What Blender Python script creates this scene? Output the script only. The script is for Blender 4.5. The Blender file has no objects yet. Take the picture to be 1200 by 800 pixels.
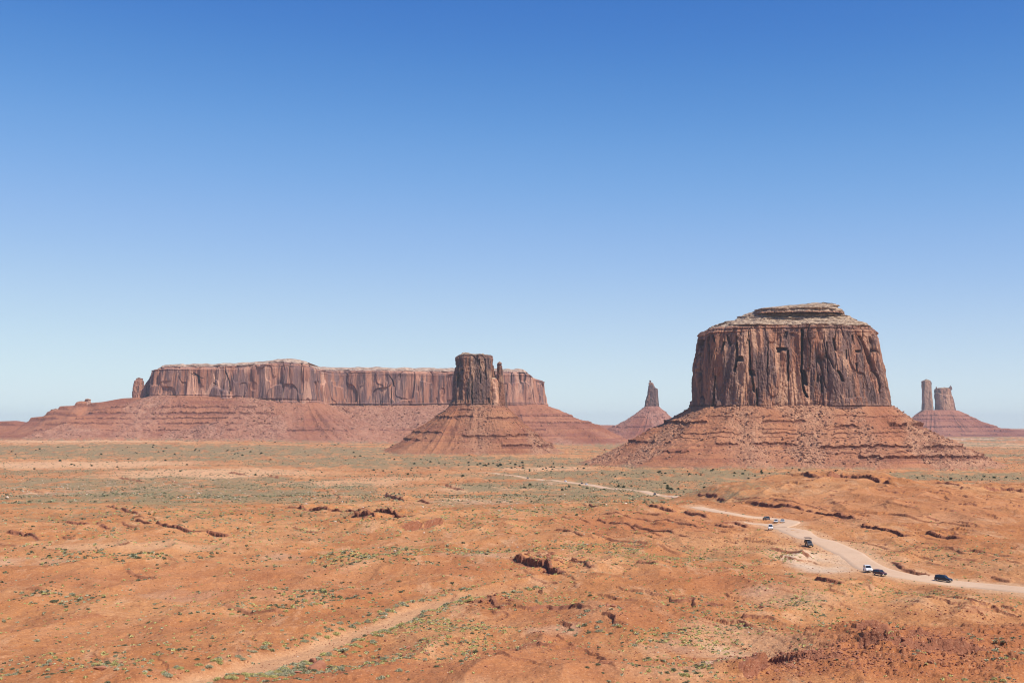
import bpy, math, random
import numpy as np
from mathutils import Vector

# ------------------------------------------------------------------ camera, world, sun, exposure
scene = bpy.context.scene
COL = scene.collection
CAMZ = 46.0
PITCH = math.atan(98 / 1500)
cam_d = bpy.data.cameras.new("camera")
cam_d.sensor_width = 36; cam_d.lens = 45.0; cam_d.clip_start = 0.5; cam_d.clip_end = 120000
cam = bpy.data.objects.new("camera", cam_d); COL.objects.link(cam)
cam.location = (0, 0, CAMZ); cam.rotation_euler = (math.pi / 2 + PITCH, 0, 0)
scene.camera = cam

SUN_EL = math.radians(52)
SUN_XY = (0.80, -0.60)
world = bpy.data.worlds.new("World"); scene.world = world; world.use_nodes = True
wn = world.node_tree.nodes; wl = world.node_tree.links
sky = wn.new("ShaderNodeTexSky"); sky.sky_type = 'NISHITA'; sky.sun_disc = False
sky.sun_elevation = SUN_EL; sky.sun_rotation = math.atan2(SUN_XY[0], SUN_XY[1])
sky.altitude = 3500; sky.air_density = 1.0; sky.dust_density = 0.0; sky.ozone_density = 4
bg = wn["Background"]; bg.inputs[1].default_value = 0.13
# the photograph's colour response to a very clear desert sky
_sc = wn.new("ShaderNodeVectorMath"); _sc.operation = 'SCALE'; _sc.inputs[3].default_value = 0.13
wl.new(sky.outputs[0], _sc.inputs[0])
_cv = wn.new("ShaderNodeRGBCurve"); wl.new(_sc.outputs[0], _cv.inputs["Color"])
for _i, _pts in enumerate(([(0, 0), (.10, .036), (.121, .053), (.146, .089), (.185, .158), (.261, .277), (.428, .455), (.693, .595), (1, .64)],
                           [(0, 0), (.15, .10), (.222, .179), (.266, .246), (.332, .336), (.452, .448), (.671, .605), (.904, .715), (1, .74)],
                           [(0, 0), (.30, .36), (.44, .503), (.514, .573), (.615, .655), (.761, .725), (.93, .76), (1, .77)])):
    _c = _cv.mapping.curves[_i]
    while len(_c.points) < len(_pts): _c.points.new(.5, .5)
    for _p, _q in zip(_c.points, _pts): _p.location = _q
_cv.mapping.update()
_s2 = wn.new("ShaderNodeVectorMath"); _s2.operation = 'SCALE'; _s2.inputs[3].default_value = 1 / 0.13
wl.new(_cv.outputs[0], _s2.inputs[0]); wl.new(_s2.outputs[0], bg.inputs[0])
sun_d = bpy.data.lights.new("sun", 'SUN'); sun_d.energy = 4.9; sun_d.angle = math.radians(0.53); sun_d.color = (1.0, 0.93, 0.82)
sun = bpy.data.objects.new("sun", sun_d); COL.objects.link(sun)
sv = Vector((SUN_XY[0] * math.cos(SUN_EL), SUN_XY[1] * math.cos(SUN_EL), math.sin(SUN_EL)))
sun.rotation_euler = sv.to_track_quat('Z', 'Y').to_euler()
scene.view_settings.view_transform = 'Standard'; scene.view_settings.look = 'None'
scene.view_settings.exposure = 0.2; scene.view_settings.gamma = 1.0
scene.view_settings.use_curve_mapping = False
scene.render.engine = 'CYCLES'
scene.cycles.max_bounces = 4; scene.cycles.diffuse_bounces = 2; scene.cycles.volume_bounces = 0
scene.cycles.use_denoising = True; scene.cycles.filter_width = 1.05
HAZE_DENSITY = 2.2e-5

rnd = random.Random(7)
rng = np.random.default_rng(11)

# ------------------------------------------------------------------ numeric helpers
_T = rng.random((256, 256)).astype(np.float32) * 2 - 1
_A = (rng.random((256, 256)) * 2 * np.pi).astype(np.float32)
_GX, _GY = np.cos(_A).ravel(), np.sin(_A).ravel()
_P = rng.permutation(256)

def sm(a, b, x):
    t = np.clip((x - a) / (b - a), 0, 1); return t * t * (3 - 2 * t)

def n2(x, y, seed=0):
    """gradient noise, about -1..1"""
    x = np.asarray(x + seed * 37.17, np.float32); y = np.asarray(y + seed * 91.71, np.float32)
    ix = np.floor(x); iy = np.floor(y)
    fx = x - ix; fy = y - iy; ix = ix.astype(np.int32); iy = iy.astype(np.int32)
    u = fx * fx * fx * (fx * (fx * 6 - 15) + 10); v = fy * fy * fy * (fy * (fy * 6 - 15) + 10)
    i0 = ix & 255; i1 = (ix + 1) & 255; j0 = iy & 255; j1 = (iy + 1) & 255
    def g(i, j, dx, dy):
        k = (i << 8) | j
        return _GX[k] * dx + _GY[k] * dy
    a = g(i0, j0, fx, fy); b = g(i1, j0, fx - 1, fy); c = g(i0, j1, fx, fy - 1); d = g(i1, j1, fx - 1, fy - 1)
    return 1.5 * ((a + (b - a) * u) * (1 - v) + (c + (d - c) * u) * v)

def f2(x, y, o=4, seed=0, gain=0.5):
    s = 0; a = 1
    for k in range(o):
        s = s + a * n2(x * 2 ** k, y * 2 ** k, seed + k * 3); a *= gain
    return s

def n3(x, y, z, seed=0):
    """value noise, -1..1"""
    x = x + seed * 17.3; y = y + seed * 7.9; z = z + seed * 3.7
    ix = np.floor(x).astype(np.int64); iy = np.floor(y).astype(np.int64); iz = np.floor(z).astype(np.int64)
    fx = x - ix; fy = y - iy; fz = z - iz
    u = fx * fx * (3 - 2 * fx); v = fy * fy * (3 - 2 * fy); w = fz * fz * (3 - 2 * fz)
    def h(i, j, k): return _T[(i + _P[k & 255]) & 255, (j + _P[(k + 77) & 255]) & 255]
    r = []
    for k in (0, 1):
        a = h(ix, iy, iz + k); b = h(ix + 1, iy, iz + k); c = h(ix, iy + 1, iz + k); d = h(ix + 1, iy + 1, iz + k)
        r.append((a + (b - a) * u) * (1 - v) + (c + (d - c) * u) * v)
    return r[0] * (1 - w) + r[1] * w

def f3(x, y, z, o=3, seed=0, gain=0.5):
    s = 0; a = 1
    for k in range(o):
        s = s + a * n3(x * 2 ** k, y * 2 ** k, z * 2 ** k, seed + 5 * k); a *= gain
    return s

# ------------------------------------------------------------------ object helpers
def tag(o, label=None, cat=None, group=None, kind=None):
    if label: o["label"] = label
    if cat: o["category"] = cat
    if group: o["group"] = group
    if kind: o["kind"] = kind
    return o

def empty(name, loc=(0, 0, 0), rz=0):
    o = bpy.data.objects.new(name, None); COL.objects.link(o); o.location = loc; o.rotation_euler = (0, 0, rz)
    o.empty_display_size = 1
    return o

def mesh_np(name, V, F, mats, parent=None, smooth=False, mi=None, attrs=None):
    """V (n,3) array, F (m,3|4) array -> one mesh object"""
    V = np.asarray(V, np.float32); F = np.asarray(F, np.int32)
    me = bpy.data.meshes.new(name)
    me.vertices.add(len(V)); me.vertices.foreach_set("co", V.ravel())
    k = F.shape[1]
    me.loops.add(F.size); me.loops.foreach_set("vertex_index", F.ravel())
    me.polygons.add(len(F)); me.polygons.foreach_set("loop_start", np.arange(0, F.size, k, dtype=np.int32))
    me.polygons.foreach_set("loop_total", np.full(len(F), k, np.int32))
    if mi is not None: me.polygons.foreach_set("material_index", np.asarray(mi, np.int32))
    me.polygons.foreach_set("use_smooth", np.full(len(F), bool(smooth)))
    me.update(calc_edges=True)
    if attrs:
        for n, a in attrs.items():
            a = np.asarray(a, np.float32)
            if a.size == len(V):
                a = a.ravel()
                at = me.attributes.new(n, 'FLOAT', 'POINT'); at.data.foreach_set("value", a)
            else:
                at = me.attributes.new(n, 'FLOAT_COLOR', 'POINT'); at.data.foreach_set("color", a.ravel())
    for m in (mats if isinstance(mats, (list, tuple)) else [mats]): me.materials.append(m)
    o = bpy.data.objects.new(name, me); COL.objects.link(o)
    if parent: o.parent = parent
    return o

def grid_faces(M, N, closed=True):
    i = np.arange(M - 1)[:, None] * N; j = np.arange(N if closed else N - 1)[None, :]
    j2 = (j + 1) % N
    return np.stack([i + j, i + j2, i + N + j2, i + N + j], -1).reshape(-1, 4)

# ------------------------------------------------------------------ shader helpers
class NT:
    def __init__(s, name):
        s.m = bpy.data.materials.new(name); s.m.use_nodes = True
        s.t = s.m.node_tree; s.b = s.t.nodes["Principled BSDF"]
        s.b.inputs["Roughness"].default_value = 0.95
        s.b.inputs["Specular IOR Level"].default_value = 0.15
        s.tc = s.t.nodes.new("ShaderNodeTexCoord").outputs["Object"]
    def lk(s, a, b): s.t.links.new(a, b)
    def vec(s, sx=1, sy=1, sz=1, v=None):
        n = s.t.nodes.new("ShaderNodeMapping"); n.inputs["Scale"].default_value = (sx, sy, sz)
        s.lk(v or s.tc, n.inputs["Vector"]); return n.outputs[0]
    def noise(s, v, scale, detail=4, rough=0.55, dist=0):
        n = s.t.nodes.new("ShaderNodeTexNoise"); n.inputs["Scale"].default_value = scale
        n.inputs["Detail"].default_value = detail; n.inputs["Roughness"].default_value = rough
        n.inputs["Distortion"].default_value = dist
        s.lk(v, n.inputs["Vector"]); return n.outputs["Fac"]
    def voro(s, v, scale, out="Color", rand=1):
        n = s.t.nodes.new("ShaderNodeTexVoronoi"); n.inputs["Scale"].default_value = scale
        n.inputs["Randomness"].default_value = rand
        s.lk(v, n.inputs["Vector"]); return n.outputs[out]
    def ramp(s, f, a, b, lo=0.0, hi=1.0):
        n = s.t.nodes.new("ShaderNodeMapRange"); n.interpolation_type = 'SMOOTHSTEP'
        n.inputs[1].default_value = a; n.inputs[2].default_value = b
        n.inputs[3].default_value = lo; n.inputs[4].default_value = hi
        s.lk(f, n.inputs[0]); return n.outputs[0]
    def math(s, op, a, b=0.0):
        n = s.t.nodes.new("ShaderNodeMath"); n.operation = op
        for k, v in ((0, a), (1, b)):
            if isinstance(v, (int, float)): n.inputs[k].default_value = v
            else: s.lk(v, n.inputs[k])
        return n.outputs[0]
    def mix(s, f, a, b, mode='MIX'):
        n = s.t.nodes.new("ShaderNodeMix"); n.data_type = 'RGBA'; n.blend_type = mode
        if isinstance(f, (int, float)): n.inputs[0].default_value = f
        else: s.lk(f, n.inputs[0])
        for k, v in ((6, a), (7, b)):
            if isinstance(v, tuple): n.inputs[k].default_value = (*v, 1)
            else: s.lk(v, n.inputs[k])
        return n.outputs[2]
    def attr(s, name):
        n = s.t.nodes.new("ShaderNodeAttribute"); n.attribute_name = name; return n
    def sep(s, c):
        n = s.t.nodes.new("ShaderNodeSeparateColor"); s.lk(c, n.inputs[0]); return n.outputs
    def sepxyz(s, v):
        n = s.t.nodes.new("ShaderNodeSeparateXYZ"); s.lk(v, n.inputs[0]); return n.outputs
    def color(s, c):
        if isinstance(c, tuple): s.b.inputs["Base Color"].default_value = (*c, 1)
        else: s.lk(c, s.b.inputs["Base Color"])
    def bump(s, h, strength=0.5, dist=1.0):
        n = s.t.nodes.new("ShaderNodeBump"); n.inputs["Strength"].default_value = strength
        n.inputs["Distance"].default_value = dist
        s.lk(h, n.inputs["Height"]); s.lk(n.outputs[0], s.b.inputs["Normal"])

def mat_ground():
    s = NT("desert_sand"); v = s.tc
    base = s.mix(s.ramp(s.noise(s.vec(1, .55, 1), 0.012, 6), .38, .62), (.465, .185, .062), (.58, .275, .108))
    base = s.mix(s.ramp(s.noise(v, 0.05, 6, .6), .45, .7, 0, .55), base, (.38, .138, .046))
    base = s.mix(s.ramp(s.noise(s.vec(.6, 1.6, 1), 0.09, 5, .6), .52, .72, 0, .5), base, (.66, .36, .18))
    m = s.sep(s.attr("mask").outputs["Color"])
    m2 = s.sep(s.attr("mask2").outputs["Color"])
    # blotches and thin streaks of lighter and darker wash-over
    st = s.noise(s.vec(1, .28, 1), .11, 6, .72, .6)
    base = s.mix(s.ramp(st, .52, .66, 0, .55), base, (.68, .40, .215))
    base = s.mix(s.ramp(st, .47, .34, 0, .6), base, (.34, .125, .044))
    big = s.noise(s.vec(1, .35, 1), .018, 5, .65, .8)
    base = s.mix(s.ramp(big, .5, .66, 0, .45), base, (.58, .32, .15))
    # pale sand
    base = s.mix(m[1], base, s.mix(s.noise(v, .07, 5), (.62, .36, .185), (.74, .47, .27)))
    # whitish crust
    base = s.mix(m2[0], base, (.72, .56, .40))
    # deep red bare clay
    base = s.mix(s.math('MULTIPLY', m2[1], .8), base, s.mix(s.noise(v, .12, 5), (.36, .118, .042), (.50, .19, .072)))
    # exposed ledge rock
    base = s.mix(m[2], base, s.mix(s.noise(s.vec(1, 1, 4), .5, 4), (.20, .075, .045), (.40, .165, .09)))
    # sage and dry grass tone between the single shrubs
    sp = s.noise(v, 0.35, 4, .75)
    vegf = s.ramp(s.math('ADD', s.math('MULTIPLY', m[0], .62), s.math('MULTIPLY', sp, .9)), .62, .92)
    sage = s.mix(s.noise(v, .03, 4), (.20, .175, .095), (.29, .245, .12))
    base = s.mix(s.math('MULTIPLY', vegf, .88), base, sage)
    # dark scattered dots of brush, pale stones
    d = s.noise(v, .55, 2, .5)
    base = s.mix(s.math('MULTIPLY', s.ramp(d, .66, .70), s.math('ADD', s.math('MULTIPLY', m[0], .8), .10)), base, (.10, .10, .06))
    base = s.mix(s.math('MULTIPLY', s.ramp(s.noise(v, .31, 2, .5), .66, .72), s.math('MULTIPLY', m2[2], .9)), base, (.62, .50, .38))
    base = s.mix(s.ramp(s.noise(v, 1.1, 5, .7), .3, .7, .0, .35), base, (.27, .10, .055))
    gr = s.noise(v, 2.2, 4, .75)
    base = s.mix(s.ramp(gr, .56, .70, 0, .55), base, (.25, .095, .05))
    base = s.mix(s.ramp(gr, .44, .32, 0, .4), base, (.74, .50, .32))
    s.color(base)
    h = s.math('ADD', s.math('MULTIPLY', s.noise(v, .22, 7, .68), 1.8), s.math('MULTIPLY', s.noise(v, 1.3, 5, .7), .5))
    s.bump(h, .75, 1.0)
    return s.m

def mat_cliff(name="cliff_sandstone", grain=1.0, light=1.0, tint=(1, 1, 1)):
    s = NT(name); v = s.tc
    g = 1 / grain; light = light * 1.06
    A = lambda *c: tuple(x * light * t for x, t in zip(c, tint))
    base = s.mix(s.ramp(s.noise(s.vec(1, 1, .35), .016 * g, 5), .35, .65), A(.26, .115, .07), A(.39, .195, .12))
    base = s.mix(s.ramp(s.noise(s.vec(1, 1, .14), .038 * g, 6, .65), .46, .54, 0, .88), base, A(.145, .088, .078))
    base = s.mix(s.ramp(s.noise(s.vec(1, 1, .05), .15 * g, 5, .65, .3), .51, .60, 0, .75), base, A(.085, .055, .052))
    base = s.mix(s.ramp(s.noise(s.vec(1, 1, .3), .026 * g, 6, .6, .5), .54, .62, 0, .7), base, A(.52, .30, .19))
    base = s.mix(s.ramp(s.noise(s.vec(1, 1, .08), .32 * g, 4, .6), .56, .7, 0, .5), base, A(.50, .30, .19))
    # horizontal bedding, strongest near the top and at the foot
    bed = s.noise(s.vec(.02, .02, 1), .22 * g, 5, .6)
    bd = s.attr("bed").outputs["Fac"]
    base = s.mix(s.math('MULTIPLY', s.ramp(bed, .45, .6), s.math('MULTIPLY', bd, .85)), base, A(.13, .065, .05))
    base = s.mix(s.math('MULTIPLY', s.ramp(bed, .52, .38), s.math('MULTIPLY', bd, .6)), base, A(.42, .21, .13))
    base = s.mix(s.ramp(s.attr("crack").outputs["Fac"], .05, .6, 0, .7), base, A(.07, .045, .04))
    base = s.mix(s.ramp(s.attr("cap").outputs["Fac"], .3, .7), base,
                 s.mix(s.ramp(s.noise(s.vec(1, 1, 3), .12 * g, 5, .7), .4, .6), A(.21, .14, .10), A(.46, .34, .235)))
    base = s.mix(s.ramp(s.noise(v, .4 * g, 5, .7), .55, .72, 0, .5), base, A(.11, .06, .05))
    s.color(base)
    h = s.math('ADD', s.math('MULTIPLY', s.noise(s.vec(1, 1, .25), .12 * g, 6, .65), 3.0 * grain), s.math('MULTIPLY', s.noise(v, .6 * g, 4, .6), 1.0 * grain))
    s.bump(h, .8, 1.0)
    return s.m

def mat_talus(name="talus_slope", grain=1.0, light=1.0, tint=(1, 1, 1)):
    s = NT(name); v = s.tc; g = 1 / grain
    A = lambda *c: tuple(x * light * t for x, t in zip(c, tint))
    base = s.mix(s.ramp(s.noise(v, .01 * g, 5), .35, .65), A(.33, .128, .064), A(.44, .195, .098))
    bands = s.noise(s.vec(.015, .015, 1), .16 * g, 6, .65)
    base = s.mix(s.ramp(bands, .48, .62, 0, .6), base, A(.24, .085, .055))
    rub = s.attr("rub").outputs["Fac"]
    rc = s.mix(s.ramp(s.noise(v, .07 * g, 6, .7), .35, .65), A(.34, .155, .09), A(.46, .245, .145))
    base = s.mix(rub, base, rc)
    st = s.noise(v, .16 * g, 3, .6)
    base = s.mix(s.math('MULTIPLY', s.ramp(st, .60, .66), s.math('ADD', s.math('MULTIPLY', rub, .5), .3)), base, A(.14, .07, .05))
    base = s.mix(s.math('MULTIPLY', s.ramp(st, .40, .33), s.math('ADD', s.math('MULTIPLY', rub, .6), .1)), base, A(.50, .28, .175))
    base = s.mix(s.ramp(s.attr("ledge").outputs["Fac"], .3, .7, 0, .7), base, A(.19, .075, .05))
    base = s.mix(s.ramp(s.attr("toe").outputs["Fac"], .2, .9, 0, .75), base, s.mix(s.ramp(s.noise(v, .05, 6, .7), .42, .58), (.46, .19, .10), (.27, .215, .125)))
    s.color(base)
    h = s.math('ADD', s.math('MULTIPLY', s.noise(v, .09 * g, 6, .65), 7.0 * grain), s.math('MULTIPLY', s.noise(v, .5 * g, 4, .6), 1.2 * grain))
    s.bump(h, .8, 1.0)
    return s.m

def mat_flat(name, col, rough=.9, spec=.2, metal=0, var=.0, sc=3):
    s = NT(name); s.b.inputs["Roughness"].default_value = rough; s.b.inputs["Specular IOR Level"].default_value = spec
    s.b.inputs["Metallic"].default_value = metal
    if var:
        s.color(s.mix(s.noise(s.tc, sc, 4), tuple(c * (1 - var) for c in col), tuple(min(1, c * (1 + var)) for c in col)))
    else: s.color(col)
    return s.m

M_GROUND = mat_ground()
M_CLIFF = mat_cliff()
M_TALUS = mat_talus()

# ------------------------------------------------------------------ terrain height
CREST_X = np.array([70, 95, 117, 138, 150, 174, 198, 207, 240, 252, 262, 270, 288, 312, 330, 345, 360, 460, 700, 1100])
CREST_Z = np.array([0, 0, -6, -3, 1.6, 5.2, 9.2, 10.6, 12.4, 13.8, 10, 7.2, 4.8, 4.6, 1.5, 2.6, 3.2, 5, 0, -8])

def z_low(x, y):
    z = np.interp(y, [0, 620, 800, 1000, 1300, 1600, 2600, 1e5], [0, 0, -5, -13, -25, -32, -34, -34])
    z = z + 24 * sm(2400, 4800, y) * sm(500, -1500, x)
    return z

def h_base(x, y):
    r = np.hypot(x, y)
    z = z_low(x, y)
    # right-hand red hill
    cz = np.interp(x, CREST_X, CREST_Z)
    up = sm(540, 900, y); down = 1 - sm(905, 1150, y)
    k = sm(110, 150, x)
    hill = z * (1 - up) + cz * up
    z = z * (1 - k) + k * np.where(y < 905, hill, z * (1 - down) + cz * down)
    # low red ridge in the middle, in front of the far stretch of road
    z = z + 4.6 * np.exp(-((y - 715) / 60) ** 2) * sm(15, 75, x) * (1 - sm(126, 150, x)) * (1 + .35 * np.exp(-((x - 108) / 14) ** 2))
    # rough mound bottom right, small mound bottom centre
    z = z + 4.2 * 1.3 * np.exp(-(np.maximum(0, np.abs(y - 262 - .12 * (x - 110)) - 4) / 16) ** 2) * sm(48, 78, x) * (1 - sm(230, 300, x))
    z = z + 2.6 * np.exp(-((x - 22) / 16) ** 2 - ((y - 300) / 24) ** 2)
    z = z + 2.4 * np.exp(-((x + 5) / 30) ** 2 - ((y - 232) / 18) ** 2)
    # big soft swells
    z = z + 1.5 * n2(x / 95, y / 120, 2) * sm(120, 240, r) + 1.0 * n2(x / 34, y / 40, 3) * sm(120, 240, r)
    z = z + 3.0 * n2(x / 500, y / 500, 5) * sm(900, 1800, r)
    # the overlook the camera stands on
    ov = 1 - sm(6, 95, r)
    z = z * (1 - ov) + (CAMZ - 1.7) * np.where(r < 6, 1, ov)
    z = np.where(r < 150, np.minimum(z, CAMZ - 1.7 - .3 * np.maximum(0, r - 6)), z)
    return z

def ray(px, py):
    cp, sp = math.cos(PITCH), math.sin(PITCH)
    xc = (px - 600) / 1500; yc = -(py - 400) / 1500
    d = np.array([xc, cp - yc * sp, sp + yc * cp]); return d / d[1]

def on_ground(px, py, f=h_base):
    """where the sight line of a spot in the photograph meets the land"""
    d = ray(px, py)
    t = np.concatenate([np.arange(100, 1500, 1.0), np.arange(1500, 9000, 6.0)])
    z = CAMZ + d[2] * t; hz = f(d[0] * t, t)
    k = np.argmax(z < hz)
    if k == 0: k = len(t) - 1
    return np.array([d[0] * t[k], t[k]])

def gpts(pts): return np.array([on_ground(*p) for p in pts])

def smooth_line(P, step=2.0, close=False):
    P = np.asarray(P, float)
    Q = []
    n = len(P)
    for i in range(n - 1 if not close else n):
        p0 = P[(i - 1) % n] if (close or i > 0) else 2 * P[0] - P[1]
        p1 = P[i]; p2 = P[(i + 1) % n]
        p3 = P[(i + 2) % n] if (close or i < n - 2) else 2 * P[-1] - P[-2]
        for t in np.linspace(0, 1, 24, endpoint=False):
            Q.append(.5 * (2 * p1 + (p2 - p0) * t + (2 * p0 - 5 * p1 + 4 * p2 - p3) * t * t + (3 * p1 - p0 - 3 * p2 + p3) * t ** 3))
    if not close: Q.append(P[-1])
    Q = np.array(Q)
    if close: Q = np.vstack([Q, Q[:1]])
    s = np.concatenate([[0], np.cumsum(np.linalg.norm(np.diff(Q, axis=0), axis=1))])
    k = max(2, int(s[-1] / step))
    u = np.linspace(0, s[-1], k, endpoint=not close)
    return np.stack([np.interp(u, s, Q[:, i]) for i in range(Q.shape[1])], 1)

def line_dist(x, y, L, pad=60):
    """signed distance (left of the line is positive), position along 0..1; far points get 1e9"""
    D = np.full(x.shape, 1e9); S = np.ones(x.shape); T = np.zeros(x.shape)
    x0, y0 = L.min(0) - pad; x1, y1 = L.max(0) + pad
    idx = np.nonzero((x > x0) & (x < x1) & (y > y0) & (y < y1))
    if len(idx[0]) == 0: return D, T
    if len(L) > 8:           # long lines: nearest piece by coarse lookup
        C = L[::max(1, len(L) // 40)]
        m = np.full(len(idx[0]), 1e9, np.float32); X = x[idx].astype(np.float32); Y = y[idx].astype(np.float32)
        for q in C: m = np.minimum(m, (X - q[0]) ** 2 + (Y - q[1]) ** 2)
        seg = np.linalg.norm(np.diff(C, axis=0), axis=1).max()
        k = m < (seg + pad) ** 2
        idx = tuple(a[k] for a in idx)
        if len(idx[0]) == 0: return D, T
    X = x[idx]; Y = y[idx]
    d = np.full(X.shape, 1e9); s = np.ones(X.shape); tt = np.zeros(X.shape)
    n = len(L) - 1
    for i in range(n):
        a = L[i]; b = L[i + 1] - L[i]; bb = b @ b + 1e-9
        t = np.clip(((X - a[0]) * b[0] + (Y - a[1]) * b[1]) / bb, 0, 1)
        ex = X - a[0] - t * b[0]; ey = Y - a[1] - t * b[1]
        q = np.hypot(ex, ey); m = q < d
        d = np.where(m, q, d); s = np.where(m, np.sign(b[0] * (Y - a[1]) - b[1] * (X - a[0])), s)
        tt = np.where(m, (i + t) / n, tt)
    D[idx] = d * np.where(s == 0, 1, s); T[idx] = tt
    return D, T

# the dirt road
ROAD_A = smooth_line(gpts([(1290, 700), (1200, 691), (1150, 686.5), (1098, 681), (1060, 675), (1030, 668), (1005, 655), (980, 642), (955, 632), (935, 624), (915, 618.5), (895, 615.5), (872, 614.5)]), 4)
ROAD_B = smooth_line(gpts([(912, 618), (924, 614.5), (928, 612), (918, 609.5), (900, 607.8), (880, 606), (858, 603), (835, 599), (815, 594.5)]), 4)
_pb = ROAD_B[-1]
ROAD_C = smooth_line(np.vstack([[(127, 1000), (136, 1090), (150, 1230), (149, 1355), (135, 1506), (108, 1674), (69, 1790), (30, 1900), (0, 2010), (-50, 2220)]]), 8)
WASH = smooth_line(gpts([(150, 812), (215, 798), (290, 782), (345, 766), (400, 748), (440, 733), (480, 717), (530, 702), (570, 693), (610, 685), (640, 680)]), 4)
ROADS = [(ROAD_A, 5.0), (ROAD_B, 4.0), (ROAD_C, 6.0)]

LEDGES_PX = [  # (points in the photograph left to right, height m, run-out m)
    ([(328, 595), (370, 597), (418, 600), (455, 603), (492, 607)], 2.6, 30), ([(415, 604), (440, 606)], 3.0, 20),
    ([(470, 621), (495, 616), (522, 613)], 3.4, 24), ([(449, 581), (476, 589)], 3.0, 30), ([(486, 588), (509, 592)], 2.2, 20), ([(494, 582), (520, 587)], 1.2, 20),
    ([(74, 613), (100, 615), (132, 619)], 2.0, 24), ([(4, 625), (25, 628), (52, 633)], 2.2, 24), ([(150, 611), (200, 618), (240, 625), (278, 628)], 2.2, 26),
    ([(122, 594), (145, 598), (165, 603)], 1.8, 24), ([(138, 559), (168, 564)], 3.0, 40), ([(268, 554), (290, 557)], 3.0, 40), ([(312, 558), (328, 561)], 3.0, 40),
    ([(180, 560), (250, 572)], 1.5, 30), ([(20, 572), (60, 580), (90, 583)], 1.2, 30), ([(390, 578), (400, 585)], 1.5, 20),
    ([(340, 618), (380, 624)], 1.2, 20), ([(520, 569), (545, 575)], 2.6, 30),
    ([(936, 556), (960, 559), (985, 558), (1010, 560), (1030, 563), (1052, 569)], 2.6, 14),
    ([(1094, 567), (1110, 568), (1128, 571)], 2.2, 14), ([(1153, 573), (1175, 575), (1210, 577)], 2.4, 14),
    ([(870, 589), (893, 591), (930, 596), (955, 600), (985, 607), (1022, 613)], 2.25, 16), ([(1004, 617), (1030, 622), (1075, 629), (1140, 635)], 2.25, 16), ([(850, 583), (890, 586), (930, 591), (1000, 602)], 1.1, 16), ([(1030, 604), (1110, 615), (1180, 622)], 1.2, 16), ([(1060, 641), (1130, 646), (1200, 653)], 1.2, 12), ([(975, 628), (1010, 636), (1050, 645)], 1.0, 12), ([(1020, 590), (1080, 598)], .9, 14), ([(700, 602), (745, 606), (790, 613), (845, 623)], 1.3, 14), ([(725, 616), (790, 625), (835, 633)], 1.4, 14), ([(690, 627), (730, 634), (765, 641)], 1.3, 14), ([(650, 622), (700, 633)], 1.1, 14), ([(735, 600), (780, 606)], 1.2, 10), ([(800, 640), (860, 650)], 1.0, 12),
    ([(1070, 630), (1100, 632)], 1.0, 10), ([(818, 579), (835, 582), (852, 587)], 2.2, 20), ([(756, 593), (775, 598), (800, 602), (836, 608)], 2.2, 16),
    ([(845, 613), (862, 614), (878, 618)], 1.8, 16), ([(832, 617), (862, 621)], 1.4, 14), ([(712, 612), (730, 615), (750, 621)], 1.5, 14), ([(752, 624), (778, 627)], 1.2, 14),
    ([(725, 637), (760, 641)], 1.2, 14), ([(700, 610), (712, 612)], 1.2, 12), ([(640, 610), (668, 618)], 1.0, 20),
    ([(900, 645), (925, 648), (952, 655)], 1.6, 14), ([(875, 664), (900, 666)], 1.2, 14), ([(952, 675), (970, 679), (990, 683)], 1.8, 12), ([(905, 672), (940, 675)], 1.0, 12),
    ([(1100, 640), (1135, 655)], 1.0, 12), ([(1085, 662), (1120, 668)], 1.1, 10), ([(1045, 657), (1060, 669), (1085, 676), (1105, 679.5)], 1.5, 10), ([(1150, 655), (1200, 662)], 1.0, 14), ([(1160, 678), (1185, 683)], 1.2, 12),
    ([(592, 654), (612, 661), (640, 667), (668, 676)], 2.6, 20), ([(608, 644), (630, 647), (655, 650)], 1.6, 16), ([(668, 661), (682, 665), (694, 672)], 1.6, 14),
    ([(770, 641), (800, 650)], 1.0, 12), ([(566, 700), (578, 709), (588, 716)], 1.5, 8),
    ([(1000, 757), (1030, 757), (1065, 758), (1100, 757), (1170, 762)], 2.29, 9), ([(895, 777), (940, 778), (995, 775)], 2.2, 9), ([(868, 796), (890, 782), (905, 768)], 2.4, 7),
    ([(1000, 745), (1030, 738), (1100, 742)], 2.0, 6), ([(1010, 770), (1080, 775), (1150, 780)], .8, 7), ([(1130, 722), (1160, 716), (1200, 718)], 1.0, 8),
    ([(0, 733), (50, 735), (95, 728), (130, 722)], 1.0, 12), ([(250, 712), (290, 718), (338, 722)], 1.1, 10), ([(165, 733), (198, 735)], .6, 9),
    ([(268, 770), (300, 764), (332, 758)], .9, 8), ([(60, 652), (120, 654)], .6, 16), ([(165, 655), (215, 656)], .8, 16), ([(430, 640), (540, 634)], .6, 14),
    ([(480, 683), (560, 676)], .5, 12), ([(800, 690), (860, 700)], .4, 10), ([(632, 751), (672, 745)], .6, 10),
    ([(560, 600), (600, 604)], .8, 14), ([(0, 662), (60, 668)], .6, 14), ([(690, 733), (760, 760)], .3, 10),
]
LEDGES = [(gpts(p), h * (.8 if h > 2.3 else .52), w) for p, h, w in LEDGES_PX]
for k in range(34):      # small broken outcrops between the long ones
    px = rnd.uniform(-40, 1240); py = rnd.choice([rnd.uniform(575, 640), rnd.uniform(600, 720)])
    w = rnd.uniform(14, 40); sl = rnd.uniform(.02, .22)
    LEDGES.append((gpts([(px, py), (px + w * .5, py + w * .5 * sl + rnd.uniform(-.6, .6)), (px + w, py + w * sl)]), rnd.uniform(.3, .8), rnd.uniform(6, 14)))

BOWL = on_ground(985, 668)

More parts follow.
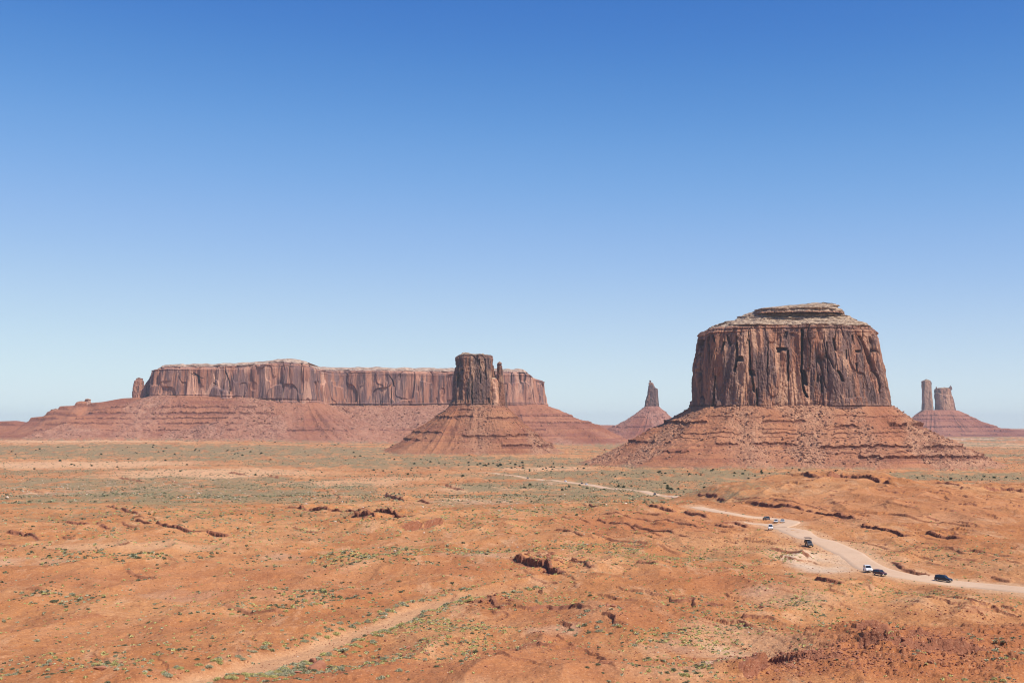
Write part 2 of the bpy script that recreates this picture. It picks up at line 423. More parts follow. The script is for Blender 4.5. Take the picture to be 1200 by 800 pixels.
def road_dist(x, y):
    best = np.full(x.shape, 1e9)
    for L, w in ROADS:
        d, t = line_dist(x, y, L, 40); best = np.minimum(best, np.abs(d) - w)
    return best

def detail(x, y, z):
    """adds small relief; returns z, ledge mask, dx, dy"""
    r = np.hypot(x, y)
    near = sm(110, 220, r); far = sm(1500, 3500, r)
    rd = road_dist(x, y); keep = sm(0, 14, rd)
    bd = np.hypot((x - BOWL[0]) / 1.6, y - BOWL[1]); keep = keep * (.25 + .75 * sm(14, 34, bd))
    dw, tw = line_dist(x, y, WASH, 40)
    wash = np.exp(-(np.maximum(0, np.abs(dw + 1.5 * n2(x / 15, y / 15, 44)) - 2.2) / 2.2) ** 2) * (1 - .9 * sm(.55, 1, tw))
    z = z - 1.1 * wash
    keep2 = keep * (1 - .9 * wash) * near
    # rills and swells
    wx = x + 9 * n2(x / 40, y / 40, 8); wy = y + 9 * n2(x / 40, y / 40, 9)
    rid = 1 - np.abs(n2(wx / 26, wy / 44, 12)); rid = rid * rid
    z = z + keep2 * (2.1 * (rid - .5) + .38 * f2(x / 9, y / 12, 4, 15) + .16 * f2(x / 1.8, y / 1.8, 2, 40)) * (1 + 1.0 * far)
    z = z + far * keep2 * 1.5 * f2(x / 60, y / 60, 3, 70)
    # stepped bedding on the bare red rises
    strm = np.clip(.25 + .9 * n2(x / 120, y / 120, 21), 0, 1) * sm(-60, 40, x) + .25 * sm(.1, .5, n2(x / 90, y / 90, 22))
    strm = np.maximum(strm, sm(120, 190, x) * sm(500, 560, y) * .9) * keep2 * (1 - far)
    ph = (.075 * x + .030 * y + 1.3 * f2(x / 55, y / 55, 3, 25) + .2 * f2(x / 7, y / 7, 2, 28))
    fr = ph - np.floor(ph)
    brk = sm(-.05, .3, n2(x / 22, y / 22, 30))
    A = strm * brk * (1.2 + .5 * n2(x / 30, y / 30, 31))
    z = z + A * (sm(0, .035, fr) * (1 - fr) - .4)
    rock = np.clip(A * 1.2, 0, 1) * (fr < .05)
    dx = np.zeros_like(x); dy = np.zeros_like(x)
    for L, h, w in LEDGES:
        pad = w * 2.2 + 8; q0 = L.min(0) - pad; q1 = L.max(0) + pad
        if x.ndim == 2:      # rows of the ground sheet are rings: look only at the rings and columns concerned
            cs = np.array([[q0[0], q0[1]], [q0[0], q1[1]], [q1[0], q0[1]], [q1[0], q1[1]]])
            ra = np.hypot(cs[:, 0], cs[:, 1]); i0, i1 = np.searchsorted(rr, [min(ra.min(), max(q0[1], 1)), ra.max()])
            a_ = np.arctan2(cs[:, 0], cs[:, 1]); j0, j1 = np.searchsorted(az[:1330], [a_.min(), a_.max()])
            sl = (slice(max(0, i0 - 1), i1 + 1), slice(max(0, j0 - 1), max(j1 + 1, 1)))
            d, t = line_dist(x[sl], y[sl], L, pad)
            la = np.nonzero(np.abs(d) < pad)
            if len(la[0]) == 0: continue
            dd = d[la]; tt = t[la]; ia = (la[0] + sl[0].start, la[1] + sl[1].start)
        else:
            d, t = line_dist(x, y, L, pad)
            ia = np.nonzero(np.abs(d) < pad)
            if len(ia[0]) == 0: continue
            dd = d[ia]; tt = t[ia]
        X = x[ia]; Y = y[ia]
        dd = dd + .6 * f2(X / 4.5, Y / 4.5, 3, 33) * min(1.4, h / 1.2) + .9 * n2(X / 11, Y / 11, 36) * min(1.2, h / 1.5)
        e = sm(0, .12, tt) * (1 - sm(.85, 1, tt)) * (1 + .35 * n2(X / 7, Y / 7, 37))
        e = e * np.clip(.88 + .8 * n2(X / 9, Y / 9, 38) + .4 * n2(X / 3, Y / 3, 39), .0, 1.25)
        hh = h * np.clip(e, 0, 1.3)
        up = np.where(dd > 0, np.exp(-(dd / w) ** 1.3), 0)
        mid = np.clip((dd + .35) / .35, 0, 1)
        z[ia] += hh * np.where(dd > 0, up, mid * .9) - .25 * hh * np.exp(-((dd + 2.5) / 2.5) ** 2)
        rock[ia] = np.maximum(rock[ia], np.where((dd > -1.6 * min(1.5, h / 1.5)) & (dd < 1.0), 1, 0) * sm(.2, .6, e) * min(1, h / 1.0))
        # overhanging lip
        tng = L[-1] - L[0]; tng = tng / (np.linalg.norm(tng) + 1e-6); nx, ny = tng[1], -tng[0]
        lip = np.where(dd > 0, np.exp(-dd / 1.5), 0) * np.clip(e, 0, 1) * min(2.0, .75 * h) * (1 if L[:, 1].mean() > 520 else .35)
        dx[ia] += nx * lip; dy[ia] += ny * lip
    # extra roughness on the mound bottom right
    mb = sm(46, 72, x) * sm(225, 240, y) * (1 - sm(285, 305, y))
    z = z + mb * (.42 * np.abs(f2(x / 2.2, y / 2.2, 3, 50)) + .9 * np.abs(n2(x / 9, y / 2.6, 51)) - .4)
    fb = z / .9 + .25 * f2(x / 8, y / 8, 3, 53); fb = fb - np.floor(fb); z = z + mb * .55 * (sm(0, .12, fb) - fb); rock = np.maximum(rock, mb * (fb < .12) * .55) 
    return z, rock, dx, dy, wash, rd, mb, bd, strm

def surf(x, y):
    x = np.atleast_1d(np.asarray(x, float)); y = np.atleast_1d(np.asarray(y, float))
    z = h_base(x, y); return detail(x, y, z)[0]
def surf1(x, y): return float(surf(x, y)[0])

# ------------------------------------------------------------------ ground sheet
FA = math.radians(26.5)
az = np.concatenate([np.linspace(-FA, FA, 1330), np.linspace(FA, 2 * math.pi - FA, 150)[1:-1]])
rr = np.concatenate([np.geomspace(3, 150, 60)[:-1], np.linspace(150, 232, 70)[:-1], np.geomspace(232, 1000, 900)[:-1],
                     np.geomspace(1000, 6000, 360)[:-1], np.geomspace(6000, 34000, 40)])
RR, AZ = np.meshgrid(rr, az, indexing='ij')
GX = (RR * np.sin(AZ)).astype(np.float32); GY = (RR * np.cos(AZ)).astype(np.float32)
z0 = h_base(GX, GY)
GZ, rock, ldx, ldy, wash, rdist, moundm, bowld, strm = detail(GX, GY, z0)

# ground cover tones: soft-edged patches, each laid out at its own place on the land
def patch(px, py, rx, ry, s=1.0):
    if py < 0: return np.array([px, -py]), rx, ry, s
    c = on_ground(px, py); e = on_ground(px + rx, py); a = on_ground(px, py - ry); b = on_ground(px, py + ry)
    return c, max(6, np.hypot(*(e - c))), max(8, abs(a[1] - b[1]) / 2), s
_PN = f2(GX / 60, GY / 60, 4, 60), f2(GX / 60, GY / 60, 4, 64)
def patches(lst, wob=.34):
    X = GX + .0; Y = GY + .0
    nx, ny = _PN
    out = np.zeros_like(GX)
    for p in lst:
        c, a, b, s = patch(*p)
        if not s: continue
        q = np.hypot((GX - c[0]) / a + wob * nx * .5, (GY - c[1]) / b + wob * ny)
        out = np.maximum(out, s * (1 - sm(.55, 1.25, q)))
    return out
VEG = [(120, -1560, 240, 280, .95), (250, -2000, 360, 330, .95), (760, -1950, 330, 300, .95), (200, 528, 420, 9, .95), (520, 541, 260, 8, .9), (150, 566, 260, 9, .85), (330, 573, 200, 7, .7),
       (240, 602, 120, 8, .6), (600, 585, 90, 6, .7), (720, 585, 70, 9, .9), (640, 598, 60, 6, .7), (520, 640, 120, 8, .55), (500, 625, 90, 6, .5),
       (800, 655, 90, 9, .6), (760, 640, 60, 6, .5), (1000, 690, 70, 10, .45), (960, 715, 40, 25, .45), (850, 730, 70, 25, .3), (500, 720, 90, 14, .35), (520, 745, 60, 14, .35),
       (420, 650, 60, 6, .6), (620, 685, 60, 8, .35), (690, 505, 90, 5, .9), (700, 517, 60, 6, .9), (380, 636, 160, 8, .4), (1100, 650, 90, 14, .3)]
PALE = [(90, 545, 140, 5, .8), (250, 555, 130, 7, .8), (150, 514, 180, 3, .9), (640, 550, 50, 3, .8), (560, 574, 50, 4, .7), (400, 566, 80, 4, .6), (450, 562, 60, 3, .5),
        (968, 664, 46, 12, 1.), (985, 655, 36, 10, 1.), (930, 655, 30, 6, .6), (940, 650, 50, 8, .5), (1000, 640, 40, 8, .5), (880, 760, 70, 24, .6), (920, 700, 50, 20, .5), (770, 790, 80, 10, .6), (700, 712, 30, 6, .4), (630, 655, 60, 4, .5),
        (330, 700, 60, 6, .3), (150, 640, 120, 5, .5), (1130, 520, 80, 5, .8), (1000, 610, 60, 6, .3), (1120, 610, 60, 10, .3)]
VEG += [(160, 585, 280, 24, 1.), (330, 615, 220, 14, .7), (450, 590, 160, 14, .7)]
VEG += [(960, 722, 38, 36, .6), (1050, 694, 80, 9, .6), (1130, 655, 80, 14, .4), (845, 725, 66, 24, .55), (600, 702, 95, 10, .6), (490, 742, 80, 16, .6), (790, 655, 95, 9, .9), (550, 745, 50, 14, .5), (880, 650, 60, 8, .6), (300, 790, 60, 8, .4), (540, 605, 130, 10, .5), (420, 655, 120, 8, .5)]
WHITE = [(966, 664, 44, 10, .75), (985, 656, 32, 8, .6), (70, 578, 60, 3, .5), (200, 575, 60, 3, .4), (640, 566, 40, 1.2, .6), (640, 742, 32, 7, .55), (880, 692, 16, 3, .45), (850, 785, 30, 6, .6), (40, 656, 40, 2.5, .3), (560, 650, 70, 2.5, .3),
         (330, 652, 34, 2, .25), (560, 590, 50, 3, .4), (10, 511, 10, 2, .9), (1110, 514, 60, 1.6, .7), (820, 765, 60, 8, .35), (215, 700, 60, 3, .3)]
RED = [(200, 680, 300, 20, .6), (500, 785, 330, 16, .8), (620, 765, 90, 20, .7), (720, 715, 110, 16, .5), (760, 615, 120, 14, .7), (1060, 590, 200, 22, .5), (1050, 765, 180, 28, .9), (300, 690, 200, 14, .6),
       (860, 680, 80, 12, .6), (560, 668, 90, 8, .5), (870, 710, 60, 12, .4), (120, 740, 160, 14, .4)]
STONE = [(130, 570, 200, 12, 1.), (330, 580, 200, 8, .9), (560, 588, 140, 9, .9)]
veg = patches(VEG) * (1 - wash) * sm(-1, 3, rdist)
far = sm(1300, 2600, RR)
bandn = f2(GX / 700, GY / 170, 4, 81)
veg = np.maximum(veg, far * np.clip(.42 + 1.3 * bandn, 0, .9) * (1 - patches([(150, 514, 220, 4, 1.), (90, 545, 150, 5, 1.), (250, 555, 140, 6, 1.), (640, 550, 60, 3, 1.)])))
pale = np.maximum(patches(PALE), wash * .62)
pale = np.maximum(pale, .85 * (1 - sm(1, 7, rdist + 2.0 * f2(GX / 9, GY / 9, 3, 90))))
white = patches(WHITE, .8) * np.clip(.7 + .7 * f2(GX / 12, GY / 22, 3, 91), 0, 1.1); red = np.maximum(patches(RED), moundm * .9) * (1 - wash)
veg = veg * np.clip(.78 + .55 * f2(GX / 38, GY / 110, 4, 86) + .25 * f2(GX / 9, GY / 60, 2, 88), .15, 1.1)
veg *= (.56 + .44 * sm(520, 1400, RR)) * (1 - np.clip(rock * 2, 0, 1))
mask = np.stack([veg, pale * (1 - rock), np.clip(rock, 0, 1), np.ones_like(veg)], -1).reshape(-1, 4)
mask2 = np.stack([white * (1 - rock), red, patches(STONE), np.ones_like(veg)], -1).reshape(-1, 4)
GXd = GX + ldx; GYd = GY + ldy
GV = np.stack([GXd, GYd, GZ], -1).reshape(-1, 3)
M_, N_ = RR.shape
GF = grid_faces(M_, N_)[:, ::-1]
ground = mesh_np("ground", GV, GF, M_GROUND, smooth=True, attrs={"mask": mask, "mask2": mask2})
tag(ground, "red orange desert plain with rock ledges and sparse scrub", None, None, "structure")
# summit of the overlook closes the hole at the camera's feet
c = np.array([[0, 0, CAMZ - 1.7]]); ring = GV[:N_]
fan = np.array([[N_, (j + 1) % N_, j] for j in range(N_)])
tag(mesh_np("overlook_ground", np.vstack([ring, c]), fan[:, ::-1], M_GROUND), None, None, None, "structure")

# ------------------------------------------------------------------ dirt road ribbons
def mat_road():
    s = NT("road_dust"); v = s.tc
    b = s.mix(s.noise(v, .08, 5), (.52, .34, .215), (.62, .435, .295))
    b = s.mix(s.ramp(s.noise(v, .5, 5, .7), .5, .75, 0, .5), b, (.50, .26, .16))
    s.color(b); s.bump(s.noise(v, .8, 5), .4, .3); return s.m
M_ROAD = mat_road()
def ribbon(name, L, w, lift, taper=0.0, start=1.0):
    T = np.gradient(L, axis=0); T /= np.linalg.norm(T, axis=1)[:, None]; Nn = np.stack([-T[:, 1], T[:, 0]], 1)
    cols = np.array([-1.25, -1.0, -.66, -.33, 0, .33, .66, 1.0, 1.25])
    w_ = w * np.interp(np.linspace(0, 1, len(L)), [0, .12, 1 - taper, 1], [start, 1, 1, .25 if taper else 1])
    wv = w_ * (1 + .18 * n2(np.arange(len(L)) / 9.0, np.zeros(len(L)), 3))
    P = L[:, None, :] + Nn[:, None, :] * cols[None, :, None] * wv[:, None, None]
    z = surf(P[..., 0].ravel(), P[..., 1].ravel()).reshape(P.shape[:2])
    zc = z[:, 1:-1].mean(1, keepdims=True)
    z = z * .5 + zc * .5; z = np.maximum(z, surf(P[..., 0].ravel(), P[..., 1].ravel()).reshape(P.shape[:2])) + lift
    z[:, 0] -= lift + .9; z[:, -1] -= lift + .9
    V = np.concatenate([P, z[..., None]], -1).reshape(-1, 3)
    return tag(mesh_np(name, V, grid_faces(len(L), len(cols), False)[:, ::-1], M_ROAD, smooth=True), None, None, None, "structure")
ribbon("dirt_road", ROAD_A, 5.0, .12, .12)
ribbon("dirt_road", ROAD_B, 4.0, .20)
ribbon("dirt_road", ROAD_C, 5.2, .3, .5, .4)
#@@BUTTES
# ------------------------------------------------------------------ rock monuments
def unit_shape(pts, N, wob=0.0, seed=0, wfront=2.6):
    """closed outline in -1..1 resampled to N points, denser where it faces the viewpoint"""
    Q = smooth_line(np.array(pts, float), .004, True)
    if wob:
        a = np.arctan2(Q[:, 1], Q[:, 0]); Q = Q * (1 + wob * f2(np.cos(a) * 2.2 + 5, np.sin(a) * 2.2 + 5, 4, seed))[:, None]
    Q = np.vstack([Q, Q[:1]])
    mid = (Q[1:] + Q[:-1]) / 2
    w = np.linalg.norm(np.diff(Q, axis=0), axis=1) * np.where(mid[:, 1] < .15, wfront, 1)
    s = np.concatenate([[0], np.cumsum(w)]); u = np.linspace(0, s[-1], N, endpoint=False)
    return np.stack([np.interp(u, s, Q[:, 0]), np.interp(u, s, Q[:, 1])], 1)

def ring_normals(X, Y):
    tx = np.roll(X, -3, 1) - np.roll(X, 3, 1); ty = np.roll(Y, -3, 1) - np.roll(Y, 3, 1)
    l = np.hypot(tx, ty) + 1e-9; return ty / l, -tx / l            # outward for counter-clockwise outlines

BLK = [(-1, -.2), (-.93, -.6), (-.62, -.86), (-.2, -.94), (.2, -1), (.55, -.92), (.88, -.66), (1, -.2), (.96, .4), (.6, .9), (0, 1), (-.6, .92), (-.96, .4)]
BLK = [(x, y) for x, y in BLK]

def zpx(py, D): return CAMZ + (498 - py) * D / 1500
def xpx(px, D): return (px - 600) * D / 1500

def cliff_mesh(name, D, cy, ryf, levels, N, M, parent, mat, shape=BLK, wob=.05, seed=0, flute=1.0, cracks=(), bedtop=.16, capz=None,
               py_is_z=False, wfront=2.6, rough=1.0, foot=.10):
    """levels: (py, px left, px right) from foot to top, all seen at distance D; cy centre depth, ryf half depth"""
    U = unit_shape(shape, N, wob, seed, wfront)
    lv = np.array(levels, float)
    zz = zpx(lv[:, 0], D); xl = xpx(lv[:, 1], D); xr = xpx(lv[:, 2], D)
    # even spacing along the profile
    seglen = np.hypot(np.diff(zz), np.abs(np.diff(xl)) * .5 + np.abs(np.diff(xr)) * .5) + .01
    s = np.concatenate([[0], np.cumsum(seglen)]); u = np.linspace(0, s[-1], M)
    Z = np.interp(u, s, zz); XL = np.interp(u, s, xl); XR = np.interp(u, s, xr)
    rx = (XR - XL) / 2; cx = (XR + XL) / 2; r0 = rx[0]
    X = cx[:, None] + rx[:, None] * U[None, :, 0]
    Y = cy + ryf * (rx / r0)[:, None] ** .8 * U[None, :, 1]
    ZZ = np.repeat(Z[:, None], N, 1)
    nx, ny = ring_normals(X, Y)
    k = D / 2600.0 * 1.0 if D > 2600 else 1.0
    z0, z1 = zz[0], zz.max(); T = (ZZ - z0) / (z1 - z0)
    cz = capz if capz is not None else z1 + 1e3
    incliff = 1 - sm(cz - 6, cz + 6, ZZ)
    # buttresses, columns, plates
    a = f3(X / 46 / k, Y / 46 / k, ZZ / 420 / k, 3, seed + 1)
    b = n3(X / 15 / k, Y / 15 / k, ZZ / 150 / k, seed + 2); b = 1 - 2.2 * np.abs(b)
    c = f3(X / 6 / k, Y / 6 / k, ZZ / 38 / k, 3, seed + 3)
    d = flute * k * (7.5 * a + 2.4 * np.clip(b, -1, 1) + 1.3 * c) * (.35 + .65 * incliff)
    # fallen plates leave sharp-edged shallow recesses with arched tops
    pl = n3(X / 24 / k, Y / 24 / k, ZZ / 60 / k, seed + 4); d -= flute * k * 3.2 * sm(.12, .2, pl) * incliff
    pl2 = n3(X / 11 / k, Y / 11 / k, ZZ / 34 / k, seed + 14); d -= flute * k * 1.8 * sm(.2, .27, pl2) * incliff
    # joints
    cr = np.zeros_like(X)
    j1 = n3(X / 19 / k + .4 * n3(X / 9 / k, Y / 9 / k, ZZ / 30 / k, 8), Y / 19 / k, ZZ / 260 / k, seed + 6)
    j = np.exp(-(j1 / .035) ** 2) * sm(-.15, .35, n3(X / 40 / k, Y / 40 / k, ZZ / 45 / k, seed + 7)) * incliff
    d -= flute * k * 6 * j; cr = np.maximum(cr, j * .8)
    # bedding: thin courses near the rim and at the foot
    tr = (ZZ - z0) / (min(cz, z1) - z0)
    bed = np.clip(sm(1 - bedtop, 1 - bedtop * .6, tr) + (1 - sm(foot * .5, foot, tr)), 0, 1)
    bn = f3(X / 160, Y / 160, ZZ / (3.2 * k), 2, seed + 9); bn = np.clip(bn * 2.2, -1, 1)
    capm = sm(cz - 4, cz + 3, ZZ)
    # blocky columns: stepped noise gives flat faces and sharp arrises
    qb = n3(X / 30 / k, Y / 30 / k, ZZ / 300 / k, seed + 31) * 4 + .25 * n3(X / 5 / k, Y / 5 / k, ZZ / 20 / k, seed + 32)
    d += flute * k * 2.6 * (np.floor(qb) + sm(.42, .58, qb - np.floor(qb))) * .5 * incliff
    qb = n3(X / 11 / k, Y / 11 / k, ZZ / 90 / k, seed + 33) * 3
    d += flute * k * 1.5 * (np.floor(qb) + sm(.4, .6, qb - np.floor(qb))) * .5 * incliff
    d += bed * 1.5 * k * bn + capm * 4.5 * k * np.clip(f3(X / 70, Y / 70, ZZ / (5.5 * k), 2, seed + 12) * 2.5, -1, 1) + capm * k * 3 * f3(X / 9 / k, Y / 9 / k, ZZ / 6 / k, 3, seed + 13)
    d += rough * .8 * k * f3(X / 2.6 / k, Y / 2.6 / k, ZZ / 4 / k, 2, seed + 10)
    front = Y < cy + .2 * ryf
    Df = cy - ryf * .9
    for cpts, w, dep in cracks:
        P = np.array(cpts, float); sc_ = 1500 / Y; qx = (P[:, 0] - 600); qz = 498 - P[:, 1]
        o = np.argsort(qz); qz = qz[o]; qx = qx[o]; wm = w * 1.15
        VZ = (ZZ - CAMZ) * sc_; VX = X * sc_
        xc = np.interp(VZ, qz, qx) + .9 * n2(ZZ / 14, X * 0 + 3, seed)
        e = sm(qz[0] - 1, qz[0] + 4, VZ) * (1 - sm(qz[-1] - .8, qz[-1] + .5, VZ))
        q = np.abs(VX - xc); m = (1 - sm(wm * .35, wm * .75, q)) * e * front * incliff
        d -= dep * 1.25 * m; cr = np.maximum(cr, m)
    X = X + nx * d; Y = Y + ny * d
    # ragged heights towards the top
    ZZ = ZZ + T ** 3 * rough * k * (1.6 * f3(X / 12 / k, Y / 12 / k, ZZ / 20, 3, seed + 20))
    V = np.stack([X, Y, ZZ], -1).reshape(-1, 3); F = grid_faces(M, N)
    # lid
    cxy = V[-N:].mean(0)
    lids = []; base = (M - 1) * N
    for t in (.3, .6, .85):
        lids.append(V[-N:] * (1 - t) + cxy * t + np.stack([0 * X[0], 0 * X[0], 1.5 * k * t * (1 + n2(X[-1] / 20, Y[-1] / 20, 4))], -1))
    V = np.vstack([V] + lids + [cxy[None] + [0, 0, 2]])
    F = np.vstack([F, grid_faces(4, N) + base])
    li = base + 3 * N; jj = np.arange(N); tri = np.stack([li + jj, li + (jj + 1) % N, np.full(N, li + N), np.full(N, li + N)], 1)
    nF = len(F)
    ext = 3 * N + 1
    pad = lambda a_, v: np.concatenate([a_.ravel(), np.full(ext, v)])
    capa = capm if capz is not None else sm(.975, 1.0, T) * .8
    lidv = .9
    at = {"crack": pad(cr, 0), "bed": pad(bed * incliff + .25 * (1 - incliff), 0), "cap": pad(capa, lidv)}
    # the last ring of triangles as degenerate-free quads: drop to a separate triangulated mesh pass
    me_o = mesh_np(name, V, F, mat, parent, False, attrs=at)
    bm_tri = tri[:, :3]
    me = me_o.data; nl = len(me.loops); npol = len(me.polygons)
    me.loops.add(3 * N); me.polygons.add(N)
    lv_ = np.empty(len(me.loops), np.int32); me.loops.foreach_get("vertex_index", lv_); lv_[nl:] = bm_tri.ravel(); me.loops.foreach_set("vertex_index", lv_)
    ls = np.concatenate([np.arange(nF) * 4, nl + np.arange(N) * 3]).astype(np.int32)
    me.polygons.foreach_set("loop_start", ls); me.polygons.foreach_set("loop_total", np.concatenate([np.full(nF, 4), np.full(N, 3)]).astype(np.int32))
    me.update(calc_edges=True)
    return me_o

def talus_mesh(name, foot, D, zfoot, dist_fn, prof, parent, mat, M=170, seed=0, ledges=(), rub=None, k=1.0, ground_z=None, smooth_n=25, amp=1.0, toe_h=16):
    """skirt of scree round an outline. foot (N,2); dist_fn(angle)->metres of run-out; prof: (t, fraction of drop)"""
    N = len(foot); X0, Y0 = foot[:, 0], foot[:, 1]
    nx, ny = ring_normals(X0[None], Y0[None]); nx, ny = nx[0], ny[0]
    ker = np.hanning(2 * smooth_n + 1); ker /= ker.sum()
    sm_ = lambda a: np.convolve(np.concatenate([a[-smooth_n:], a, a[:smooth_n]]), ker, 'valid')
    nx = sm_(nx); ny = sm_(ny); l = np.hypot(nx, ny); nx /= l; ny /= l
    ang = np.arctan2(ny, nx)
    R = dist_fn(ang, X0, Y0)
    t = np.linspace(-.06, 1.06, M)[:, None]
    X = X0 + nx * R * t; Y = Y0 + ny * R * t
    zt = ground_z if ground_z is not None else h_base(X[-1], Y[-1]) - 4
    p = np.array(prof); fr = np.interp(t, p[:, 0], p[:, 1])
    Z = zfoot * (1 - fr) + zt * fr
    # spurs and gullies running down the slope
    u = np.cumsum(np.hypot(np.diff(X0, append=X0[:1]), np.diff(Y0, append=Y0[:1])))
    tt = np.clip(t, 0, 1)
    env = np.sin(np.pi * np.clip(tt, 0, 1)) ** .6
    spur = f3(X / 90 / k, Y / 90 / k, 0 * X, 3, seed); gul = 1 - 2 * np.abs(n3(nx * 9 + 0 * X, ny * 9 + 0 * X, X / 900, seed + 1) * 1.6)
    Z = Z + amp * k * env * (9 * spur + 3.5 * np.clip(gul, -1, 1) + 2.2 * f3(X / 16 / k, Y / 16 / k, Z / 16, 3, seed + 2))
    # rubble fans bury the ledges
    rm = sm(.0, .28, f3(X / 120 / k + seed, Y / 120 / k, 0 * X, 2, seed + 3) - .05 * 0)
    if rub is not None:
        for (x_, w_, s_) in rub:
            rm = np.maximum(rm, s_ * np.exp(-((X - x_) / w_) ** 2) * (Y < np.mean(Y0)))
    rm = np.clip(rm, 0, 1)
    led = np.zeros_like(Z); ox = np.zeros_like(Z); oy = np.zeros_like(Z)
    Zs = Z.copy()
    for (zk, A, xa, xb, st) in ledges:
        zz = Zs - zk + 2.0 * n2(X / 60, Y / 60, seed + 7) + 1.6 * f3(X / 9 / k, Y / 9 / k, 0 * X, 2, seed + 8)
        m = sm(xa - 12, xa + 12, X) * (1 - sm(xb - 12, xb + 12, X)) * np.clip(st - rm * (1.1 - st * .3) + .9 * n2(X / 35, Y / 35, seed + 9 + int(zk)), 0, 1)
        m = sm(.12, .4, m)
        A = A * .72; W = A * 2.4
        saw = np.where(zz > 0, np.exp(-zz / W), 0)
        Am = A * (.7 + .5 * n2(X / 14, Y / 14, seed + 13)); Z = Z + Am * m * saw
        led = np.maximum(led, m * ((zz < .4) & (zz > -A * .75)))
        lip = np.where(zz > 0, np.exp(-zz / 2.0), 0) * m * A * .55
        ox += nx * lip; oy += ny * lip
    Z = Z + k * (.9 * f3(X / 4 / k, Y / 4 / k, Z / 4, 2, seed + 5)) * (.5 + rm)
    toe = 1 - sm(0, toe_h, Z - zt)
    V = np.stack([X + ox, Y + oy, Z], -1).reshape(-1, 3)
    F = grid_faces(M, N)[:, ::-1]
    o = mesh_np(name, V, F, mat, parent, False, attrs={"rub": rm * .95, "ledge": led, "toe": toe})
    return o, np.stack([X, Y, Z, rm], -1)

def boulder_mesh(n_sub=1, seed=0, flat=.8):
    import bmesh
    bm = bmesh.new(); bmesh.ops.create_icosphere(bm, subdivisions=n_sub, radius=1)
    V = np.array([v.co[:] for v in bm.verts]); F = np.array([[v.index for v in f.verts] for f in bm.faces]); bm.free()
    r = np.random.default_rng(seed)
    for _ in range(7):                      # cut planes give angular blocks
        n = r.normal(size=3); n /= np.linalg.norm(n); h = r.uniform(.45, .8)
        d = V @ n; V = V - np.outer(np.maximum(0, d - h), n)
    V = V * [1, r.uniform(.6, 1), flat * r.uniform(.7, 1)]
    return V, F
BT = [boulder_mesh(1, s) for s in range(8)]

def scatter(name, P, S, T, mat, parent=None, flat=False, mi=None):
    """many small copies of template shapes T welded into one mesh: P (n,3) places, S sizes"""
    Vs, Fs, o = [], [], 0
    which = rng.integers(0, len(T), len(P)); rot = rng.random(len(P)) * 6.283
    for k, (TV, TF) in enumerate(T):
        i = np.nonzero(which == k)[0]
        if len(i) == 0: continue
        c, s = np.cos(rot[i])[:, None], np.sin(rot[i])[:, None]
        x = TV[None, :, 0] * c - TV[None, :, 1] * s; y = TV[None, :, 0] * s + TV[None, :, 1] * c
        z = np.repeat(TV[None, :, 2], len(i), 0)
        V = np.stack([x, y, z], -1) * S[i][:, None, None] + P[i][:, None, :]
        F = TF[None] + (np.arange(len(i)) * len(TV))[:, None, None] + o
        o += len(i) * len(TV); Vs.append(V.reshape(-1, 3)); Fs.append(F.reshape(-1, 3))
    return mesh_np(name, np.vstack(Vs), np.vstack(Fs), mat, parent)

def mat_rubble(name="rubble", a=(.20, .09, .058), b=(.44, .235, .145)):
    s = NT(name)
    n = s.t.nodes.new("ShaderNodeNewGeometry").outputs["Random Per Island"]
    s.color(s.mix(n, a, b)); return s.m
M_RUB = mat_rubble()

def talus_rubble(grid, n, parent, smin, smax, cy, zmin=-30):
    M, N, _ = grid.shape
    i = rng.integers(2, M - 2, n * 6); j = rng.integers(0, N, n * 6)
    g = grid[i, j]; ok = (g[:, 1] < cy + 30) & (rng.random(len(g)) < .15 + .85 * g[:, 3]) & (g[:, 2] > zmin)
    g = g[ok][:n]
    S = smin * (smax / smin) ** (rng.random(len(g)) ** 2.2)
    P = g[:, :3] + rng.normal(size=(len(g), 3)) * [1.5, 1.5, 0]
    o = scatter("fallen_rocks", P, S, BT, M_RUB, parent); o["kind"] = "stuff"
    return o

def outline(shape, N, cx, rx, cy, ry, wob, seed, wfront=2.6):
    U = unit_shape(shape, N, wob, seed, wfront); return np.stack([cx + rx * U[:, 0], cy + ry * U[:, 1]], 1)

